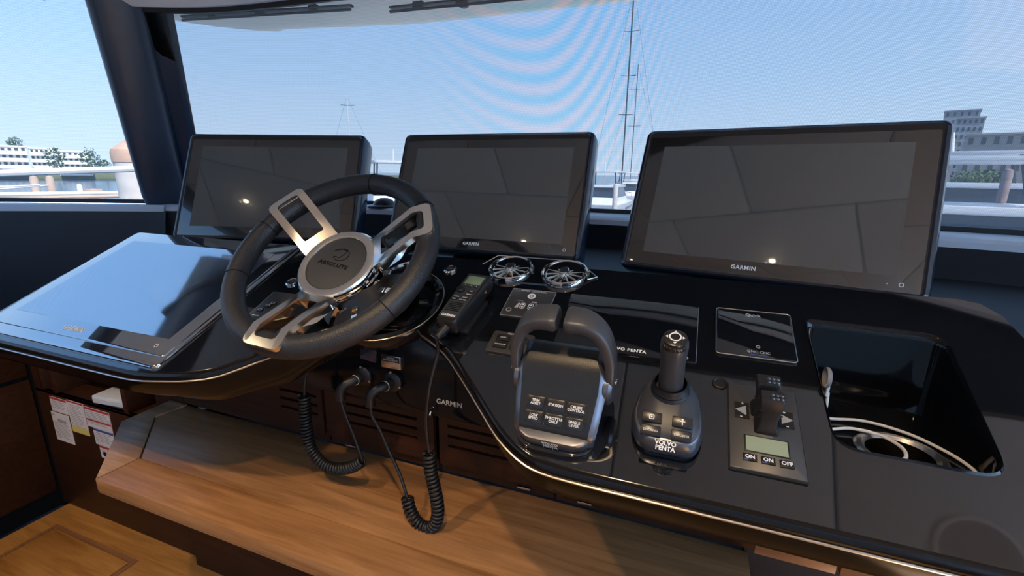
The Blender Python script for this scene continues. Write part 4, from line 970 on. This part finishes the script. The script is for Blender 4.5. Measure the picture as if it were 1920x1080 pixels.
finish(box(-.070, .070, -.04, .06, 0, .026, .002), 'carton', 'white_plastic', bx); finish(box(-.0702, .0702, -.0402, .0602, .0135, .0145), 'lid_line', 'grey_print', bx, 0)
sk = [(-1.953, -1.862, .602, .655, 'paper_red', 'small warning sticker with red top at the upper left of the group'), (-1.966, -1.868, .490, .597, None, 'tall cream label under the upper left warning sticker'), (-1.858, -1.770, .545, .660, 'paper_yellow', 'narrow sticker with yellow foot between the cream label and wide red one'), (-1.765, -1.640, .585, .655, 'paper_red', 'wide sticker with red bands at the upper right of the group'), (-1.742, -1.640, .525, .583, 'paper_blue', 'sticker with dark blue band below the wide red one'), (-1.728, -1.640, .478, .523, 'paper_red', 'lowest sticker, with a red top and round dark mark')]
for x0, x1, z0, z1, band, lb in sk:
    st = thing('sticker', lb, 'sticker', T(((x0+x1)/2, .789, (z0+z1)/2)), 'stickers on the port cabinet')
    hx_, hz_ = (x1-x0)/2, (z1-z0)/2
    finish(box(-hx_, hx_, -.0008, .001, -hz_, hz_), 'sheet', 'paper', st, 0)
    if band == 'paper_yellow': finish(box(-hx_, hx_, -.0011, -.0008, -hz_, -hz_+.022), 'band', band, st, 0); finish(box(-hx_, hx_, -.0011, -.0008, hz_-.006, hz_), 'band', 'paper_red', st, 0)
    elif band: finish(box(-hx_, hx_, -.0011, -.0008, hz_-.008, hz_), 'band', band, st, 0)
    else: finish(box(-hx_+.004, -hx_+.02, -.0011, -.0008, hz_-.012, hz_-.007), 'band', 'paper_ink', st, 0); finish(box(-hx_+.03, hx_-.02, -.0011, -.0008, hz_-.034, hz_-.022), 'band', 'paper_ink', st, 0)
    n_ = int((2*hz_-.02)/.006)
    for k in range(n_):
        z = hz_-.014-k*.006
        if band is None and k < 4: continue
        finish(box(-hx_+.006, hx_-.006-random.random()*.03, -.0010, -.0008, z-.0011, z+.0011), 'print_line', 'paper_ink', st, 0)
    if 'lowest' in lb: finish(lathe([(.009, 0), (.009, .0005), (0, .0005)], 18), 'round_mark', 'headliner_dark', st, M=T((-.022, -.0008, -.006)) @ RX(R(90)))
    if 'wide' in lb and 'upper right' in lb: finish(box(-hx_, hx_, -.0011, -.0008, -.012, -.006), 'band', 'paper_red', st, 0)

# dark dome on the sill
dm = thing('sill_dome', 'small dark dome on a flat base standing on the sill left of centre', 'dome', T((-1.155, 1.60, ZF)))
finish(lathe([(.062, 0), (.064, .006), (.058, .009), (.045, .010), (.041, .020), (.030, .031), (.014, .037), (0, .038)], 32, cap=False), 'dome', 'satin_black', dm)
finish(lathe([(.066, 0), (.067, .004), (.062, .005)], 32, cap=False), 'base', 'rubber', dm)

# ================================================================== CEILING LAMPS AND SPEAKER
def downlight(x, y, label, power, first=[True]):
    d = thing('ceiling_downlight', label, 'ceiling light', T((x, y, CEIL)), 'recessed ceiling downlights')
    finish(lathe([(.036, .002), (.036, -.003), (.028, -.005), (.024, -.001)], 28, cap=False), 'trim_ring', 'chrome', d)
    finish(lathe([(.024, -.001), (.011, .002)], 24, cap=False), 'reflector', 'brushed', d)
    finish(lathe([(.011, .0), (0, -.0005)], 24, cap=False), 'lens', 'lamp_glow', d)
    l = bpy.data.lights.new('downlight', 'SPOT'); l.energy = power; l.color = (1, .70, .40); l.spot_size = R(100); l.spot_blend = .6; l.shadow_soft_size = .02
    lo = bpy.data.objects.new('downlight_beam', l); COL.objects.link(lo); lo.location = (0, 0, -.012); lo.parent = d
LAMPS = [(-.128, .035, 'warm ceiling downlight reflected low in the right display'), (-.770, -.040, 'warm ceiling downlight reflected low in the middle display'), (-1.585, .094, 'warm ceiling downlight reflected in the left display')]
for x, y, lb in LAMPS: downlight(x, y, lb, 27)
spk = thing('ceiling_speaker', 'round ceiling speaker grille mirrored in the front right of the dash', 'speaker', T((.765, .585, CEIL)))
finish(lathe([(.098, .0), (.098, -.004), (.090, -.007), (.086, -.006)], 40, cap=False), 'ring', 'trim_grey', spk)
finish(lathe([(.086, -.006), (0, -.008)], 40, cap=False), 'grille', 'grey_print', spk)

# ================================================================== THE HARBOUR
WATER = -1.6
def ray(px, py):
    return _cr*((px-960)/FPX)+_cu*((540-py)/FPX)+_f
def far(px, py, dist):
    d = ray(px, py); return CAM+d*(dist/math.hypot(d.x, d.y))
def bear(px, dist):
    p = far(px, 320, dist); return Vector((p.x, p.y, 0))
def facing(p):
    d = Vector((p.x, p.y, 0)).normalized(); return math.atan2(d.y, d.x)-PI/2
b = bmesh.new(); bmesh.ops.create_grid(b, x_segments=2, y_segments=2, size=1400)
wt_ = finish(b, 'harbour_water', 'water', M=T((0, 900, WATER))); tag(wt_, 'blue harbour water between the docks and the far shore', 'water', kind='structure')
# far shore
p = bear(120, 175); sh = finish(prism(rpoly([(-160, -6), (160, -6), (160, 60), (-160, 60)], 4), 0, 1.5, .3), 'far_shore', 'shore', M=T((p.x, p.y, WATER)) @ RZ(facing(p)))
tag(sh, 'low green far shore below the white apartment blocks', 'shore', kind='structure')
def block(px0, px1, ytop, dist, floors, nwin, label, material, name='apartment_block', zb=WATER+1.2, depth_=10, group=None, frac=.55, balcony=True):
    a = far(px0, ytop, dist); c = far(px1, ytop, dist); mid = (a+c)/2; W_ = (c-a).to_2d().length; H_ = mid.z-zb
    t = thing(name, label, 'building', T((mid.x, mid.y, zb)) @ RZ(facing(mid)), group)
    finish(box(-W_/2, W_/2, 0, depth_, 0, H_), 'wall', material, t, 0)
    finish(box(-W_/2-.2, W_/2+.2, -.3, depth_+.3, H_, H_+.35), 'roof', material, t, 0)
    fh = H_/floors; ww = W_/nwin*frac; me = None
    for f_ in range(floors):
        if balcony and f_ > 0: finish(box(-W_/2, W_/2, -1.1, 0, f_*fh-.15, f_*fh+.75), 'balcony', material, t, 0)
        for k in range(nwin):
            x = -W_/2+W_*(k+.5)/nwin
            if me is None:
                o = finish(box(-ww/2, ww/2, -.08, .05, 0, fh*.52), 'window', 'window_dark', t, 0); me = o.data
            else:
                o = bpy.data.objects.new('window', me); COL.objects.link(o); o.parent = t
            o.location = (x, 0, f_*fh+fh*.34)
    return t
block(-30, 48, 275, 165, 4, 6, 'white apartment block at the far left edge', 'building_white', group='white apartment blocks on the far shore')
block(54, 99, 279, 180, 4, 5, 'white apartment block in the middle of the row', 'building_white', group='white apartment blocks on the far shore')
block(104, 166, 285, 165, 4, 6, 'white apartment block nearest the piling', 'building_white', group='white apartment blocks on the far shore')
block(1795, 1848, 222, 210, 9, 5, 'tall grey tower with a flat cap at the right', 'building_grey', 'tower_block', balcony=False, frac=.45)
block(1772, 1840, 208, 235, 10, 5, 'grey stepped top storeys behind the tall tower', 'building_grey', 'tower_block', balcony=False, frac=.3)
block(1812, 1990, 252, 132, 4, 7, 'long reddish brown building at the right edge', 'building_tan', 'harbour_building', balcony=False, frac=.4)
block(1700, 1796, 268, 160, 4, 5, 'low tan building beside the right display', 'building_tan', 'harbour_building', balcony=False, frac=.4)
def crown(p, rx, rz, label, name, seed, trunk=2.5, group='trees on the far shore', n=260):
    rnd = random.Random(seed); t = thing(name, label, 'tree', T((p.x, p.y, p.z)), group)
    b = bmesh.new()
    for k in range(n):
        d = Vector((rnd.gauss(0, 1), rnd.gauss(0, 1), rnd.gauss(0, 1))).normalized()*rnd.random()**.35
        c = Vector((d.x*rx, d.y*rx, trunk+rz+d.z*rz)); s_ = rx*.16
        q = [c+Vector((rnd.uniform(-1, 1), rnd.uniform(-1, 1), rnd.uniform(-1, 1)))*s_ for _ in range(4)]
        b.faces.new([b.verts.new(v) for v in q[:3]]); b.faces.new([b.verts.new(v) for v in q[1:]])
    finish(b, 'foliage', 'foliage', t, 0); finish(tube([(0, 0, 0), (.1, 0, trunk*.6), (0, 0, trunk+rz*.6)], .2, 6), 'trunk', 'piling_brown', t)
for i, (px, dist, rx, rz, lb) in enumerate(((108, 154, 1.9, 2.6, 'green tree in front of the white blocks'), (172, 152, 2.0, 2.6, 'green palm-like tree at the right end of the white blocks'), (198, 170, 1.6, 1.4, 'low bush left of the concrete piling'), (40, 186, 1.7, 1.7, 'tree top showing above the first white block'))):
    p = bear(px, dist); p.z = WATER+1.4; crown(p, rx, rz, lb, 'shore_tree', i, 1.2 if i != 3 else 6.3)
for i, (px, dist) in enumerate(((1852, 60), (1820, 64))):
    p = bear(px, dist); p.z = WATER+1.0; crown(p, 1.5, 1.0, ('green shrub behind the white cruiser at the right', 'green shrub left of the other one behind the cruiser')[i], 'harbour_shrub', 9+i, .8, 'shrubs behind the cruiser')
# concrete piling with a cone
p = bear(258, 9.0); cp = thing('concrete_piling', 'pale concrete piling with brown conical cap left of the pillar', 'piling', T((p.x, p.y, WATER)))
zt = far(255, 302, 9.0).z-WATER
finish(lathe([(.27, -1), (.27, zt)], 28), 'post', 'concrete', cp); finish(lathe([(.28, zt-.02), (.285, zt+.10), (.27, zt+.16), (0, zt+.36)], 28), 'cap', 'cone_brown', cp)
def post(px, ytop, dist, r, material, label, name='dock_post', lean=0):
    q = far(px, ytop, dist); o = finish(lathe([(r*1.05, 0), (r, q.z-WATER-.05), (r*.8, q.z-WATER), (0, q.z-WATER+.02)], 14, cap=False), name, material, M=T((q.x, q.y, WATER))); tag(o, label, 'post', 'dock posts'); return o
post(62, 331, 14, .07, 'dock_wood', 'short dock post, left one of the pair at the left edge')
post(92, 331, 14, .07, 'dock_wood', 'short dock post, right one of the pair at the left edge')
post(148, 346, 15, .05, 'building_white', 'low white post on the dock between posts and piling')
q = far(1902, 322, 16); post(1892, 318, 16, .095, 'piling_brown', 'thick brown mooring pile in front of the cruiser at the right')
q = far(1155, 352, 24); post(1155, 345, 24, .12, 'concrete', 'pale mooring post between the middle and right displays')
q = far(174, 354, 15); o = finish(box(-.15, .15, -.12, .12, WATER-.1, q.z, .02), 'dock_box', 'cone_brown', M=T((q.x, q.y, 0))); tag(o, 'small pinkish dock box beside the piling', 'box')
def beam(pxa, ya, pxb, yb, dist, r, name, material, label, cat):
    a = far(pxa, ya, dist); c = far(pxb, yb, dist*1.0); o = finish(tube([a, a.lerp(c, .5), c], r, 8), name, material); tag(o, label, cat)
beam(-40, 366, 320, 361, 13.5, .05, 'dock_beam', 'concrete', 'pale dock walkway beam at the waterline on the left', 'dock')
beam(-40, 374, 330, 365, 11, .03, 'dock_kerb', 'cone_brown', 'orange brown dock kerb just above the quarter window sill', 'dock')
beam(-40, 326, 300, 315, 5.2, .026, 'bow_rail', 'mast_white', 'bright white bow rail crossing the quarter window', 'rail')
beam(-40, 352, 75, 347, 9, .012, 'mooring_line', 'mast_white', 'upper white mooring line at the left edge', 'rope')
beam(-40, 357, 90, 347.5, 9.2, .012, 'mooring_line', 'mast_white', 'lower white mooring line at the left edge', 'rope')
# sailboat masts
def sailboat(px, ytop, pxb, dist, r, spread, label, side=1, hull=True, white=False):
    top = far(px, ytop, dist); base = far(pxb, 330, dist); base.x, base.y = top.x, top.y
    t = thing('sailboat', label, 'sailboat', T((top.x, top.y, WATER)) @ RZ(facing(top)))
    H_ = top.z-WATER
    finish(tube([(0, 0, .8), (0, 0, H_*.5), (0, 0, H_)], r, 8), 'mast', 'mast_white' if white else 'mast_dark', t)
    for f_ in spread: finish(tube([(-.9, 0, H_*f_), (0, .1, H_*f_-.05), (.9, 0, H_*f_)], r*.5, 6), 'spreader', 'mast_dark', t)
    finish(tube([(0, 0, 2.4), (2.5, .5, 2.35)], r*.9, 8), 'boom', 'mast_white', t)
    hl_ = [(-4.2, .0), (-3.6, 1.1), (-1, 1.6), (2, 1.5), (4.0, .8), (5.0, 0), (4.0, -.8), (2, -1.5), (-1, -1.6), (-3.6, -1.1)]
    finish(grid([[(x*.9, y*.7, -.2) for x, y in hl_], [(x, y, 1.0) for x, y in hl_]], True, cap=True), 'hull', 'hull_white', t)
    finish(box(-1.5, 2.2, -.9, .9, 1.0, 1.6, .15), 'cabin', 'hull_white', t); finish(box(-1.2, 1.9, -.92, -.88, 1.2, 1.42), 'cabin_window', 'boat_window', t, 0)
    finish(tube([(-4.1, 0, 1.0), (-.1, 0, H_*.97)], .012, 5), 'backstay', 'mast_dark', t); finish(tube([(4.9, 0, 1.0), (.1, 0, H_*.97)], .012, 5), 'forestay', 'mast_dark', t)
sailboat(1190, -30, 1170, 62, .085, (.42, .60, .80), 'sailboat with a tall dark mast between the middle and right displays')
sailboat(1197, 120, 1185, 70, .05, (.55, .82), 'sailboat with a shorter thin mast just right of the tall one')
sailboat(650, 178, 656, 75, .06, (.9,), 'distant sailboat whose pale mast tip rises above the left display', white=True)
# motor cruisers
def cruiser(px, dist, rot, label, k=1.0, hard=True):
    p = bear(px, dist); t = thing('motor_cruiser', label, 'boat', T((p.x, p.y, WATER)) @ RZ(facing(p)+rot) @ Matrix.Scale(k, 4), 'moored motor cruisers')
    hl_ = [(-5.5, 1.7), (-2, 1.85), (2, 1.75), (4.6, 1.0), (6.2, 0), (4.6, -1.0), (2, -1.75), (-2, -1.85), (-5.5, -1.7)]
    finish(grid([[(x*.9, y*.72, -.3) for x, y in hl_], [(x*.97, y*.95, .7) for x, y in hl_], [(x, y, 1.35) for x, y in hl_]], True, cap=True), 'hull', 'hull_white', t)
    finish(grid([[(x, y*1.01, .95) for x, y in hl_[:-1]], [(x, y*1.01, 1.05) for x, y in hl_[:-1]]], True), 'hull_stripe', 'boat_window', t, 0)
    cb_ = [(-3.6, 1.4), (1.2, 1.45), (3.6, .6), (3.6, -.6), (1.2, -1.45), (-3.6, -1.4)]
    finish(grid([[(x, y, 1.3) for x, y in cb_], [(x*.95, y*.95, 1.75) for x, y in cb_]], True, cap=True), 'coachroof', 'hull_white', t)
    finish(grid([[(x*.94, y*.94, 1.75) for x, y in cb_], [(x*.72-.3, y*.82, 2.45) for x, y in cb_]], True, cap=True), 'cabin_window', 'boat_window', t, 20)
    finish(prism([(x*.80-.35, y*.92) for x, y in cb_], 2.45, 2.62, .05), 'hardtop', 'hull_white', t)
    if hard:
        for x, y in ((-2.4, 1.05), (-2.4, -1.05), (.6, 1.05), (.6, -1.05)): finish(tube([(x, y, 2.6), (x-.25, y*.95, 3.55)], .05, 6), 'top_post', 'boat_window', t)
        finish(prism(rrect(-3.2, 1.0, -1.25, 1.25, .3), 3.5, 3.62, .04), 'fly_top', 'hull_white', t)
        finish(tube([(-1.2, 0, 3.6), (-1.3, 0, 4.3)], .04, 6), 'antenna_mast', 'mast_white', t)
    finish(tube([(x*.97, y*.95, 1.95) for x, y in hl_[2:7]], .025, 6), 'rail', 'brushed', t)
    for x, y in hl_[2:7]: finish(tube([(x*.97, y*.95, 1.3), (x*.97, y*.95, 1.95)], .02, 5), 'stanchion', 'brushed', t)
cruiser(1900, 14, R(12), 'white cruiser at the right edge behind the brown pile', .95)
cruiser(1870, 25, R(5), 'second white cruiser with a dark hardtop beyond the nearest one', 1.1)
cruiser(735, 30, R(95), 'white cruiser between the left and middle displays', 1.0)
cruiser(1140, 34, R(80), 'white cruiser left of the pale mooring post', .9)
cruiser(1182, 48, R(100), 'small white cruiser below the tall dark mast', .9)
